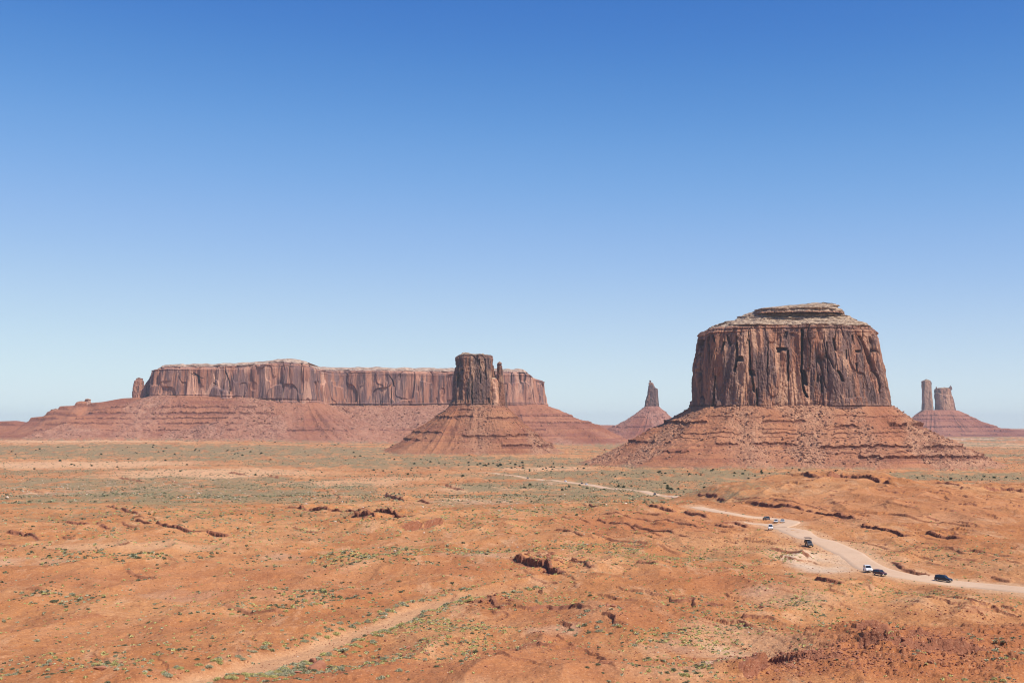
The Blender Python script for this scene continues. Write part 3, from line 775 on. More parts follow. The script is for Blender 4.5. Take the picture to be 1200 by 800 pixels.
# ---- the big block butte on the right
D = 2600; cy = 2600
b1 = empty("sandstone_butte", (xpx(926, D), cy, -34))
tag(b1, "huge dark brown rock block on a red scree skirt, largest of the buttes", "butte")
def keep(o):   # children are modelled in place
    o.matrix_parent_inverse = o.parent.matrix_world.inverted() if False else __import__('mathutils').Matrix.Translation(-o.parent.location); return o
CR1 = [([(862, 393), (863, 414), (861, 436)], 2.2, 13), ([(866, 417), (867, 424)], 6, 9), ([(878, 398), (880, 430), (884, 460)], 1.8, 10), ([(881, 433), (882, 441)], 4.5, 9),
       ([(917, 407), (917, 412)], 9, 9), ([(914, 411), (913, 414)], 4, 7), ([(924, 410), (924.5, 447)], 1.8, 8), ([(941, 385), (940, 430), (941, 452), (946, 466)], 2.2, 14), ([(941, 433), (944, 452)], 4.5, 12),
       ([(1009, 393), (1015, 403), (1021, 422), (1025, 436)], 3.2, 13), ([(1023, 430), (1028, 445), (1030, 462)], 1.8, 10), ([(982, 434), (985, 441), (988, 448)], 2.4, 9), ([(978, 396), (980, 412)], 2.2, 8),
       ([(820, 398), (818, 440), (821, 474)], 2.4, 16), ([(830, 394), (829, 430)], 1.5, 8), ([(838, 440), (836, 476)], 1.6, 9), ([(849, 400), (846, 412)], 2.6, 7), ([(1007, 410), (1008, 414)], 4, 7),
       ([(887, 455), (887, 477)], 1.4, 8), ([(901, 400), (899, 440)], 1.0, 5), ([(964, 440), (965, 460)], 1.8, 7), ([(955, 470), (962, 472)], 4, 6), ([(1004, 425), (1005, 436)], 1.6, 6),
       ([(852, 392), (855, 406)], 1.6, 6), ([(836, 392), (839, 402)], 1.4, 5), ([(922, 388), (920, 398)], 3.0, 5), ([(993, 410), (993, 422)], 1.5, 5), ([(1000, 392), (1003, 404)], 1.6, 6), ([(970, 400), (972, 440)], .9, 5)]
LV1 = [(481, 813, 1037), (477, 814, 1036), (470, 815, 1035), (455, 816, 1032.5), (420, 819, 1028), (398, 822.5, 1024.5), (391, 824, 1022), (388, 826, 1020), (385.5, 830, 1017), (383.5, 836, 1013), (381, 842, 1009), (379.5, 848, 1005), (377, 855, 1001),
       (376, 860, 998), (372.5, 866, 994), (371.5, 873, 988), (368, 879, 982), (366.5, 886, 978)]
U1 = outline(BLK, 1500, xpx(926.5, D), xpx(1042, D) / 2 - xpx(811, D) / 2, cy, 150, .03, 3)
keep(cliff_mesh("cliff", D, cy, 150, LV1, 1500, 300, b1, M_CLIFF, wob=.03, seed=3, cracks=CR1, bedtop=.11, capz=zpx(386, D), foot=.09))
# leaning summit slab
keep(cliff_mesh("caprock", D, cy - 20, 95, [(371, 874, 984), (368.5, 876, 981), (367, 877, 979), (365.5, 879, 977.5), (364, 888, 976), (362.5, 900, 977), (361, 914, 979), (359.5, 926, 979), (358, 938, 978), (356.8, 952, 974)], 900, 60, b1,
                mat_cliff("caprock_stone", 1.0, 1.0), wob=.05, seed=9, capz=zpx(369, D), flute=.6, rough=1.6))
def d1(a, x, y):
    c = np.cos(a); f = 192 + 36 * np.clip(-c, 0, 1) ** 2 + 50 * np.clip(c, 0, 1) ** 2 + 20 * np.sin(a * 5)
    return f
PR1 = [(-.06, -.02), (0, 0), (.15, .22), (.3, .40), (.5, .62), (.7, .80), (.85, .92), (1.0, 1.0), (1.06, 1.03)]
L1 = [(zpx(495, 2480), 7, xpx(760, D), xpx(815, D), .95), (zpx(494, 2480), 5, xpx(865, D), xpx(935, D), .8), (zpx(500, 2450), 7, xpx(950, D), xpx(978, D), .9), (zpx(499.5, 2500), 11, xpx(1015, D), xpx(1085, D), 1.05),
      (zpx(519, 2380), 6, xpx(715, D), xpx(775, D), .9), (zpx(521, 2350), 6, xpx(820, D), xpx(905, D), .85), (zpx(524.5, 2330), 8, xpx(925, D), xpx(1125, D), 1.3),
      (zpx(537, 2290), 9, xpx(965, D), xpx(1150, D), 1.25), (zpx(530, 2320), 4, xpx(760, D), xpx(800, D), .7), (zpx(508, 2400), 3, xpx(790, D), xpx(1100, D), .8), (zpx(513, 2400), 2, xpx(760, D), xpx(1110, D), .8), (zpx(488, 2480), 2.5, xpx(820, D), xpx(1050, D), .8), (zpx(532, 2300), 2.5, xpx(930, D), xpx(1140, D), .9), (zpx(503, 2400), 2, xpx(850, D), xpx(1050, D), .8)]
o, G1 = talus_mesh("scree_slope", U1, D, zpx(477.5, D), d1, PR1, b1, M_TALUS, smooth_n=110, M=240, seed=5, ledges=L1, rub=[(xpx(855, D), 40, .9), (xpx(1000, D) - 40, 26, .7), (xpx(930, D), 45, .45)])
keep(o); keep(talus_rubble(G1, 5200, b1, .9, 5.0, cy, -24))

# ---- the two-towered butte in the middle
D = 3600; cy = 3600
b2 = empty("mitten_butte", (xpx(560, D), cy, -26))
tag(b2, "dark brown butte with a broad tower and thin thumb spire, standing before the long mesa", "butte")
CR2 = [([(552, 440), (552.5, 460), (553.5, 474)], 1.6, 16), ([(548, 448), (548.5, 474)], 1.0, 8), ([(535, 428), (534.5, 455)], 1.4, 8), ([(574, 466), (575, 474)], 2, 8), ([(541, 432), (541, 436)], 3, 7), ([(562, 420), (563, 450)], .8, 5), ([(569, 420), (570, 446)], .8, 5), ([(538, 418), (537.5, 427)], 1.2, 6)]
M_CL2 = mat_cliff("cliff_dark", 1.2, .80)
keep(cliff_mesh("tower", D, cy, 62, [(477, 527.5, 581), (474, 528, 580.5), (470, 529.5, 580), (468, 531, 579.5), (450, 531.5, 578.5), (440, 532.5, 578), (431, 533.5, 578), (429, 536, 578), (424, 536, 577.5), (419, 536.5, 576.5), (417, 538, 575.5), (415.6, 541, 573)], 900, 190, b2, M_CL2,
                wob=.05, seed=21, cracks=CR2, bedtop=.08, flute=.75, rough=1.2))
keep(cliff_mesh("thumb", D, cy - 6, 20, [(479, 580, 592.5), (472, 580.5, 592.3), (463, 581, 591.5), (452, 582, 590), (440, 582.2, 588.8), (430, 582.5, 588), (427.5, 583.2, 587), (426, 583.6, 587), (424.3, 584, 586.6)], 260, 120, b2, M_CL2,
                wob=.10, seed=27, bedtop=.08, flute=.35, rough=1.0))
keep(cliff_mesh("shoulder", D, cy - 8, 26, [(478, 572, 586), (468, 573, 585.5), (455, 574, 584), (446, 575, 582.5), (444, 576, 581)], 260, 80, b2, mat_cliff("cliff_pale", 1.2, 1.25), wob=.10, seed=29, bedtop=.08, flute=.4))
keep(cliff_mesh("summit_cap", D, cy, 22, [(416.6, 540, 553), (415, 540.5, 552.5), (414, 543, 550)], 200, 14, b2, M_CLIFF, wob=.08, seed=31, flute=.2, capz=zpx(417, D)))
keep(cliff_mesh("summit_cap", D, cy, 22, [(416.8, 559, 572), (415.6, 559, 571), (414.9, 562, 569)], 200, 14, b2, M_CLIFF, wob=.08, seed=33, flute=.2, capz=zpx(417, D)))
U2 = outline(BLK, 1000, xpx(560, D), xpx(592, D) / 2 - xpx(528, D) / 2, cy, 66, .05, 21)
d2 = lambda a, x, y: 178 + 25 * np.clip(-np.cos(a), 0, 1) ** 2 + 0 * np.clip(np.cos(a), 0, 1) ** 2 + 14 * np.sin(a * 5)
PR2 = [(-.06, -.02), (0, 0), (.15, .20), (.35, .44), (.6, .70), (.8, .88), (1.0, 1.0), (1.06, 1.04)]
L2 = [(zpx(481.5, D), 5, xpx(540, D), xpx(566, D), .9), (zpx(488.5, 3520), 7, xpx(508, D), xpx(556, D), 1.2), (zpx(490, 3520), 6, xpx(572, D), xpx(606, D), 1.1), (zpx(507, 3450), 7, xpx(465, D), xpx(520, D), 1.2),
      (zpx(511, 3450), 8, xpx(546, D), xpx(640, D), 1.2), (zpx(515.5, 3420), 8, xpx(448, D), xpx(495, D), 1.2), (zpx(523, 3390), 9, xpx(590, D), xpx(675, D), 1.3)]
o, G2 = talus_mesh("scree_slope", U2, D, zpx(476, D), d2, PR2, b2, mat_talus("talus_mid", 1.3, .88), M=180, seed=35, ledges=L2, k=1.15, rub=[(xpx(562, D), 40, .8)])
keep(o); keep(talus_rubble(G2, 2200, b2, .9, 4.5, cy, -18))

# ---- the long mesa
D = 5000
b3 = empty("long_mesa", (xpx(400, D), 5600, 0))
tag(b3, "long flat topped pinkish mesa stretching behind the two towered butte on the left", "mesa")
MP = [(176, 5060), (184, 4985), (215, 4960), (262, 4945), (310, 4925), (350, 4915), (370, 4935), (377, 5010), (380, 5150), (388, 5290), (405, 5335), (450, 5330), (500, 5345), (560, 5330), (605, 5330), (628, 5350), (639, 5440), (640, 5700), (636, 6150), (560, 6400),
      (380, 6350), (240, 6200), (182, 5500)]
MX = np.array([[xpx(p, d) if d < 5400 else xpx(p, 5400), d] for p, d in MP])
mc = np.array([(MX[:, 0].min() + MX[:, 0].max()) / 2, 5660]); mr = np.array([(MX[:, 0].max() - MX[:, 0].min()) / 2, 740.])
MS = ((MX - mc) / mr)
area = 0.5 * np.sum(MS[:, 0] * np.roll(MS[:, 1], -1) - np.roll(MS[:, 0], -1) * MS[:, 1])
if area < 0: MS = MS[::-1]
def mesa_cliff():
    N, M = 2200, 110
    Q = smooth_line(MX if area > 0 else MX[::-1], 2, True)
    Q = np.vstack([Q, Q[:1]]); mid = (Q[1:, 1] + Q[:-1, 1]) / 2
    w = np.linalg.norm(np.diff(Q, axis=0), axis=1) * np.where(mid < 5480, 3.2, 1)
    s = np.concatenate([[0], np.cumsum(w)]); u = np.linspace(0, s[-1], N, endpoint=False)
    X0 = np.interp(u, s, Q[:, 0]); Y0 = np.interp(u, s, Q[:, 1])
    nx, ny = ring_normals(X0[None], Y0[None]); nx, ny = nx[0], ny[0]
    ker = np.hanning(31); ker /= ker.sum()
    sf = lambda a: np.convolve(np.concatenate([a[-15:], a, a[:15]]), ker, 'valid')
    nx = sf(nx); ny = sf(ny)
    px = 600 + X0 * 1500 / Y0
    ztop = np.interp(px, [160, 178, 190, 215, 250, 290, 320, 335, 345, 362, 372, 385, 420, 470, 520, 600, 615, 622, 630, 636, 640],
                         [268, 283, 288, 287, 288, 294, 304, 306, 303, 296, 290, 290, 292, 290, 287, 285, 284, 279, 268, 255, 250])
    zfoot = np.interp(px, [163, 200, 280, 345, 375, 385, 450, 520, 638], [156, 154, 146, 128, 128, 122, 122, 124, 128])
    # rim profile: wall, ledge band near the rim, a slope back, top
    t = np.array([0, .86, .90, .93, 1.0, 1.0, 1.0]); inn = np.array([0, 16, 24, 30, 58, 110, 260.])
    uu = np.concatenate([np.linspace(0, .86, M - 26), np.linspace(.87, 1, 26)])
    k = 2.0
    Zf = np.minimum(uu, 1)[:, None]
    Z = zfoot + (ztop - zfoot) * np.interp(uu, [0, .78, .84, .86, .92, .95, 1.0], [0, .84, .87, .91, .93, .985, 1.0])[:, None]
    inn = np.interp(uu, [0, .78, .80, .84, .86, .92, .94, 1.0], [0, 12, 18, 20, 34, 40, 52, 130])[:, None]
    X = X0 - nx * inn; Y = Y0 - ny * inn
    T = uu[:, None] + 0 * X; wall = 1 - sm(.84, .88, T)
    a = f3(X / 90, Y / 90, Z / 700, 3, 51); b = 1 - 2.2 * np.abs(n3(X / 30, Y / 30, Z / 300, 52)); c = f3(X / 12, Y / 12, Z / 80, 3, 53)
    d = (13 * a + 2.6 * np.clip(b, -1, 1) + 2.2 * c)
    pl = n3(X / 60, Y / 60, Z / 75, 54); d -= 8 * sm(.08, .16, pl) * wall
    pl = n3(X / 26, Y / 26, Z / 60, 64); d -= 4 * sm(.15, .22, pl) * wall
    j = np.exp(-(n3(X / 38, Y / 38, Z / 400, 56) / .035) ** 2) * sm(-.1, .3, n3(X / 90, Y / 90, Z / 80, 57)) * wall
    d -= 12 * j; cr = j * .8
    P = [([(225, 437), (231, 441), (232, 449)], 2.4, 11), ([(222, 438), (238, 444)], 1.4, 7), ([(264, 436), (268, 448), (269, 462)], 1.0, 8), ([(249, 449), (253, 451)], 2, 6), ([(456, 436), (460, 442), (462, 450)], 1.2, 9)]
    for cp, w_, dep in P:
        A = np.array(cp, float); qz = CAMZ + (498 - A[:, 1]) * 4990 / 1500; qx = A[:, 0]; o_ = np.argsort(qz)
        xc = np.interp(Z, qz[o_], qx[o_]); pxx = 600 + X * 1500 / Y
        m = (1 - sm(w_ * .3, w_ * .7, np.abs(pxx - xc))) * sm(qz.min() - 3, qz.min() + 6, Z) * (1 - sm(qz.max() - 3, qz.max() + 3, Z)) * (Y < 5420)
        d -= dep * 1.25 * m; cr = np.maximum(cr, m * .9)
    bed = np.clip(sm(.70, .80, T) + (1 - sm(.06, .12, T)), 0, 1)
    d += bed * 3.5 * np.clip(f3(X / 300, Y / 300, Z / 6, 2, 59) * 2.2, -1, 1)
    X = X + nx * d; Y = Y + ny * d
    Z = Z + sm(.8, .95, T) * (3.5 * f3(X / 40, Y / 40, 0 * X, 3, 61))
    V = np.stack([X, Y, Z], -1).reshape(-1, 3); F = grid_faces(M, N)
    at = {"crack": cr.ravel(), "bed": (bed * wall).ravel(), "cap": (sm(.83, .88, T) * 1.0).ravel()}
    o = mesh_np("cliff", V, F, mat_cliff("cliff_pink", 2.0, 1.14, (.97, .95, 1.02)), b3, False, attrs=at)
    # plateau
    W = V[-N:][::4]; n_ = len(W); tgt = np.stack([np.clip(W[:, 0], -1330, 90), 0 * W[:, 0] + 5780, 0 * W[:, 0] + 289.], 1)
    G = np.concatenate([W * (1 - t_) + tgt * t_ + [0, 0, 0] for t_ in (0, .15, .4, .7, 1.0)])
    p = mesh_np("plateau", G, grid_faces(5, n_), M_GROUND, b3); keep(p)
    keep(o)
    return np.stack([X0, Y0], 1), zfoot + 5
MF, MZ = mesa_cliff()
for lvl, ryy, cyy, sd in (([(468, 149, 168), (462, 149, 164), (455, 149.3, 161), (450, 150, 160), (445, 151, 160), (442, 152.5, 159)], 26, 5090, 3),
                          ([(468, 155, 184), (456, 159, 182), (449, 163, 181), (444, 166.5, 181), (440, 168, 181), (436, 171, 180)], 30, 5085, 4)):
    keep(cliff_mesh("pinnacle", 5000, cyy, ryy, lvl, 300, 60, b3, bpy.data.materials["cliff_pink"], wob=.1, seed=sd * 31, flute=.25, rough=.8))
def dm(a, x, y):
    c = np.cos(a); s = np.sin(a); px = 600 + x * 1500 / y
    r = np.interp(px, [163, 250, 345, 372, 385, 450, 560, 640], [360, 330, 330, 330, 560, 600, 520, 330])
    return r + 320 * np.clip(-c, 0, 1) ** 1.5 * (px < 240) + 60 * np.clip(c, 0, 1) ** 2 + 30 * np.sin(x / 90)
LM = [(zpx(477, 4880), 8, -2300, xpx(310, 5000), 1.0), (zpx(484, 4820), 9, -2300, xpx(330, 5000), 1.1), (zpx(490, 4780), 7, -2300, xpx(300, 5000), .95), (zpx(496, 4740), 7, -2300, xpx(330, 5000), .9), (zpx(471, 4900), 7, -2300, xpx(150, 5000), 1.1),
      (zpx(504, 4700), 6, -2300, xpx(640, 5000), .8), (zpx(487, 5200), 7, xpx(560, 5000), xpx(700, 5000), .9), (zpx(495, 5200), 7, xpx(600, 5000), xpx(700, 5000), .9)]
PR3 = [(-.06, -.02), (0, 0), (.2, .28), (.4, .52), (.6, .70), (.8, .87), (1.0, 1.0), (1.06, 1.03)]
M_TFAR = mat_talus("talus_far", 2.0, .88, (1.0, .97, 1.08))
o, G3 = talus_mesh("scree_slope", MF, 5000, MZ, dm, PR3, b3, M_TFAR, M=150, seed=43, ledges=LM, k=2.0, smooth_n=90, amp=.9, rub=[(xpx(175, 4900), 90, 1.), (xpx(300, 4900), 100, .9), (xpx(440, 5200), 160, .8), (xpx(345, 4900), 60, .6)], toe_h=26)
keep(o); keep(talus_rubble(G3, 3200, b3, 2.2, 7.5, 5600, 0))

# long stepped ridge running out from the mesa to the left
def strip_ridge(name, pts, D, depth, mat, parent, seed, led=(), k=2.0, M=60, step=5.0, back=.5):
    """ridge with a crest line given as (px,py) at distance D, sloping down to the plain in front and behind"""
    P = smooth_line(np.array([[xpx(p, D), zpx(q, D)] for p, q in pts]), step)
    N = len(P); t = np.linspace(-1, 1, M)[:, None]
    X = P[:, 0] + 0 * t; Y = D + t * depth + 25 * f2(X / 300, 0 * X + seed, 3, seed)
    zg = h_base(X, Y) - 6
    fr = np.interp(np.abs(t), [0, .1, .35, .6, 1], [0, .16, .50, .76, 1.0])
    Z = P[:, 1] * (1 - fr) + zg * fr
    Z = Z + k * 3.0 * f3(X / 60 / k, Y / 60 / k, 0 * X, 3, seed) * np.sin(np.pi * np.clip(fr, .05, .95))
    L = np.zeros_like(Z); oy = 0 * Z; Zs = Z.copy()
    for zk, A in led:
        zz = Zs - zk + 3 * n2(X / 120, 0 * X, seed + 3); m = sm(-.3, .1, n2(X / 150, Y * 0 + zk, seed + 5))
        Z = Z + A * m * np.where(zz > 0, np.exp(-zz / (2.4 * A)), 0); L = np.maximum(L, m * ((zz < .5) & (zz > -A * .8)))
    V = np.stack([X, Y, Z], -1).reshape(-1, 3)
    zr = 0 * Z
    return mesh_np(name, V, grid_faces(M, N, False), mat, parent, attrs={"rub": zr.ravel(), "ledge": L.ravel(), "toe": (1 - sm(0, 14, Z - zg)).ravel()})
o = strip_ridge("ridge", [(-60, 497), (0, 494.5), (22, 493.5), (32, 494), (38, 491), (52, 489), (55, 487), (60, 484), (66, 480), (72, 479.5), (88, 476), (93, 473), (97, 471), (103, 471.5), (106, 474.5), (118, 472.5), (128, 470), (140, 467.5), (152, 466), (172, 466)], 5090, 420, M_TFAR, b3, 71,
                [(zpx(474, 5000), 8), (zpx(480, 5000), 9), (zpx(486, 4950), 8), (zpx(491, 4900), 8), (zpx(497, 4850), 7)], M=110)
keep(o)
keep(cliff_mesh("pinnacle", 5060, 5080, 22, [(480, 91, 107), (474, 93, 105.5), (471, 97, 104.5), (468.6, 99, 104), (467.6, 99.6, 103)], 200, 40, b3, bpy.data.materials["cliff_pink"], wob=.12, seed=77, flute=.3))
keep(cliff_mesh("pinnacle", 5060, 5070, 10, [(489, 54, 58), (486, 54.5, 57.5), (484, 55.2, 57)], 100, 20, b3, bpy.data.materials["cliff_pink"], wob=.12, seed=78, flute=.2))
keep(cliff_mesh("pinnacle", 5060, 5075, 26, [(489, 58, 72), (484, 59, 72), (481, 60.5, 71.5), (479.5, 61, 70)], 160, 30, b3, bpy.data.materials["cliff_pink"], wob=.12, seed=79, flute=.3))

# ---- the lone spire far off
D = 7500; cy = 7500
b4 = empty("rock_spire", (xpx(764, D), cy, -34))
tag(b4, "thin purplish rock spire on a cone of scree, left of the big block butte", "butte")
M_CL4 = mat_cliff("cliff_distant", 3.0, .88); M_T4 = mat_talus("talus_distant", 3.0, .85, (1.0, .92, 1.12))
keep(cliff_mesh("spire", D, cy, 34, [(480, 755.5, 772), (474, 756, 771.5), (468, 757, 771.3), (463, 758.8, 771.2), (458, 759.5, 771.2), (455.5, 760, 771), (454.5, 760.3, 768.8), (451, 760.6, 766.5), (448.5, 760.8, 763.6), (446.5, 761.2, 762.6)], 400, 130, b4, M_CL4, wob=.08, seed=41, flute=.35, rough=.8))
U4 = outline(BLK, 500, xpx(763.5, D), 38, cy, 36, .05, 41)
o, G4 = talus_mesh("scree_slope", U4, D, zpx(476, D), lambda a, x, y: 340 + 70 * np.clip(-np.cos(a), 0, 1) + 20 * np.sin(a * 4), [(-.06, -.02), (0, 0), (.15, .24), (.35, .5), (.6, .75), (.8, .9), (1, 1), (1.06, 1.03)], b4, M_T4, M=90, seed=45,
                   ledges=[(zpx(484, D), 7, -1e5, 1e5, .8), (zpx(489, D), 8, -1e5, 1e5, .9), (zpx(500, D), 9, -1e5, 1e5, .9)], k=2.4, amp=.45)
keep(o)
# ---- twin towers far right
D = 9500; cy = 9500
b5 = empty("twin_tower_butte", (xpx(1100, D), cy, -34))
tag(b5, "far purplish butte carrying one slim and one broad tower, at the right edge", "butte")
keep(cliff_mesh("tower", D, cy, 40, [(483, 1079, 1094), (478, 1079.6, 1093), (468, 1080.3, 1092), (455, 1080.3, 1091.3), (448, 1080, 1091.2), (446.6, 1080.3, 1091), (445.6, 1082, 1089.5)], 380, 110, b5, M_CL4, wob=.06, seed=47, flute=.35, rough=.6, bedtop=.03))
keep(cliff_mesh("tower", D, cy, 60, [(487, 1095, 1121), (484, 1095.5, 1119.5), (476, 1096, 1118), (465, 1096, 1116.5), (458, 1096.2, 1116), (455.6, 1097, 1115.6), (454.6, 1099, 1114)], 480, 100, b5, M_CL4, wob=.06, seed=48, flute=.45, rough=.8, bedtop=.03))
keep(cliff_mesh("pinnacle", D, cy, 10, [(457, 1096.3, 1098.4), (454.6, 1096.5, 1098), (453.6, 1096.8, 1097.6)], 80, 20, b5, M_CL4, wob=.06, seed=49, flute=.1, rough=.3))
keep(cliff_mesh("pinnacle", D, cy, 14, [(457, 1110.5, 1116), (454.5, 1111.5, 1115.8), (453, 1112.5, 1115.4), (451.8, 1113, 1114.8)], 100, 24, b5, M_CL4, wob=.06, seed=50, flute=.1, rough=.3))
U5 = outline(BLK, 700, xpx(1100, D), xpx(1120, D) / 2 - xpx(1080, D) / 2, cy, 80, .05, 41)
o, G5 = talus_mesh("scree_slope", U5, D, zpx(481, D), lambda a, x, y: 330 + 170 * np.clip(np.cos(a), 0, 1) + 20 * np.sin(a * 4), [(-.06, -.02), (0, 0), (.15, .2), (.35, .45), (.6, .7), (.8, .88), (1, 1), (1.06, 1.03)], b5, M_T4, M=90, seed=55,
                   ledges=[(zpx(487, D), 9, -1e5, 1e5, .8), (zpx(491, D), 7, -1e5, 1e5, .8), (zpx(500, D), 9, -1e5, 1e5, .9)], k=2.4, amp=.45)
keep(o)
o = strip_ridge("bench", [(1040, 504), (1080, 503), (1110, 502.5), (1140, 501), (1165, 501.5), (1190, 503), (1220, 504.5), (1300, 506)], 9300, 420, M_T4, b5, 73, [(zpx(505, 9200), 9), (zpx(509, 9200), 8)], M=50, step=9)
keep(o)
# ---- low far ridges on the skyline
b6 = empty("distant_mesa", (xpx(670, 9000), 9000, -20)); tag(b6, "low purple stepped ridge on the skyline right of the long mesa end", "mesa")
o = strip_ridge("slope", [(560, 480), (620, 480), (640, 481.5), (652, 482.5), (657, 486), (662, 489.5), (668, 493), (677, 493.5), (680, 496), (690, 497), (740, 498), (780, 499)], 8600, 500, M_T4, b6, 75, [(zpx(486, 8600), 12), (zpx(495, 8600), 10)], M=60, step=9)
keep(o)

# ------------------------------------------------------------------ haze
hz = NT("haze_air"); hz.t.nodes.remove(hz.b)
pv = hz.t.nodes.new("ShaderNodeVolumePrincipled"); pv.inputs["Color"].default_value = (.84, .92, 1.0, 1)
pv.inputs["Density"].default_value = HAZE_DENSITY; pv.inputs["Anisotropy"].default_value = 0.0
hz.lk(pv.outputs[0], hz.t.nodes["Material Output"].inputs["Volume"])
zb, zt, W = -60.0, 335.0, 35000.0
hv = np.array([[x, y, z] for z in (zb, zt) for y in (-W, W) for x in (-W, W)])
hf = np.array([[0, 2, 3, 1], [4, 5, 7, 6], [0, 1, 5, 4], [2, 6, 7, 3], [0, 4, 6, 2], [1, 3, 7, 5]])
tag(mesh_np("haze", hv, hf, hz.m), None, None, None, "stuff")
# ------------------------------------------------------------------ vehicles
import bmesh
from mathutils import Matrix
def paint(name, col, rough=.35):
    return mat_flat(name, col, rough, .5)
M_GLASS = mat_flat("window_glass", (.02, .025, .03), .08, .9)
M_TYRE = mat_flat("tyre_rubber", (.02, .018, .017), .9)
M_RIM = mat_flat("rim_alloy", (.42, .42, .42), .4, .5, .6)
M_BLK = mat_flat("black_trim", (.025, .024, .024), .6)
M_LAMP = mat_flat("lamp_lens", (.75, .75, .72), .12, .8)
M_TAIL = mat_flat("tail_lens", (.35, .02, .02), .2, .7)
M_SEAT = mat_flat("seat_vinyl", (.10, .085, .07), .7)
M_STEEL = mat_flat("dark_steel", (.055, .05, .048), .55, .4)

def bm_obj(name, bm, mat, parent):
    me = bpy.data.meshes.new(name); bmesh.ops.recalc_face_normals(bm, faces=bm.faces); bm.to_mesh(me); bm.free(); me.materials.append(mat)
    o = bpy.data.objects.new(name, me); COL.objects.link(o); o.parent = parent; return o
def prism(bm, prof, w0, w1=None, bev=0.0):
    """side outline (x,z) extruded across the width; w1 is the half width at the top"""
    w1 = w1 or w0; zs = [p[1] for p in prof]; lo, hi = min(zs), max(zs)
    hw = lambda z: w0 + (w1 - w0) * (z - lo) / (hi - lo + 1e-6)
    a = [bm.verts.new((x, -hw(z), z)) for x, z in prof]; b = [bm.verts.new((x, hw(z), z)) for x, z in prof]
    bm.faces.new(a); bm.faces.new(b[::-1]); n = len(prof)
    for i in range(n): bm.faces.new((a[i], b[i], b[(i + 1) % n], a[(i + 1) % n]))
    if bev: bmesh.ops.bevel(bm, geom=[e for e in bm.edges], offset=bev, segments=2, affect='EDGES', profile=.6)
def box(bm, x0, x1, y0, y1, z0, z1):
    vs = [bm.verts.new((x, y, z)) for z in (z0, z1) for y in (y0, y1) for x in (x0, x1)]
    for f in ((0, 2, 3, 1), (4, 5, 7, 6), (0, 1, 5, 4), (2, 6, 7, 3), (0, 4, 6, 2), (1, 3, 7, 5)): bm.faces.new([vs[i] for i in f])
def quad(bm, pts, th=.012):
    P = [Vector(p) for p in pts]; n = (P[1] - P[0]).cross(P[3] - P[0]).normalized() * th
    a = [bm.verts.new(p) for p in P]; b = [bm.verts.new(p + n) for p in P]
    bm.faces.new(a[::-1]); bm.faces.new(b)
    for i in range(4): bm.faces.new((a[i], a[(i + 1) % 4], b[(i + 1) % 4], b[i]))
def wheel(parent, x, y, r, w):
    s = 1 if y > 0 else -1
    bm = bmesh.new(); bmesh.ops.create_cone(bm, cap_ends=True, segments=24, radius1=r, radius2=r, depth=w, matrix=Matrix.Translation((x, y, r)) @ Matrix.Rotation(math.pi / 2, 4, 'X'))
    bmesh.ops.bevel(bm, geom=[e for e in bm.edges if len(e.link_faces) == 2 and e.calc_face_angle(0) > 1], offset=.03, segments=2, affect='EDGES')
    wo = bm_obj("wheel", bm, M_TYRE, parent)
    bm = bmesh.new(); bmesh.ops.create_cone(bm, cap_ends=True, segments=16, radius1=r * .62, radius2=r * .55, depth=.03, matrix=Matrix.Translation((x, y + s * (w / 2 + .008), r)) @ Matrix.Rotation(-s * math.pi / 2, 4, 'X'))
    bm_obj("rim", bm, M_RIM, wo)

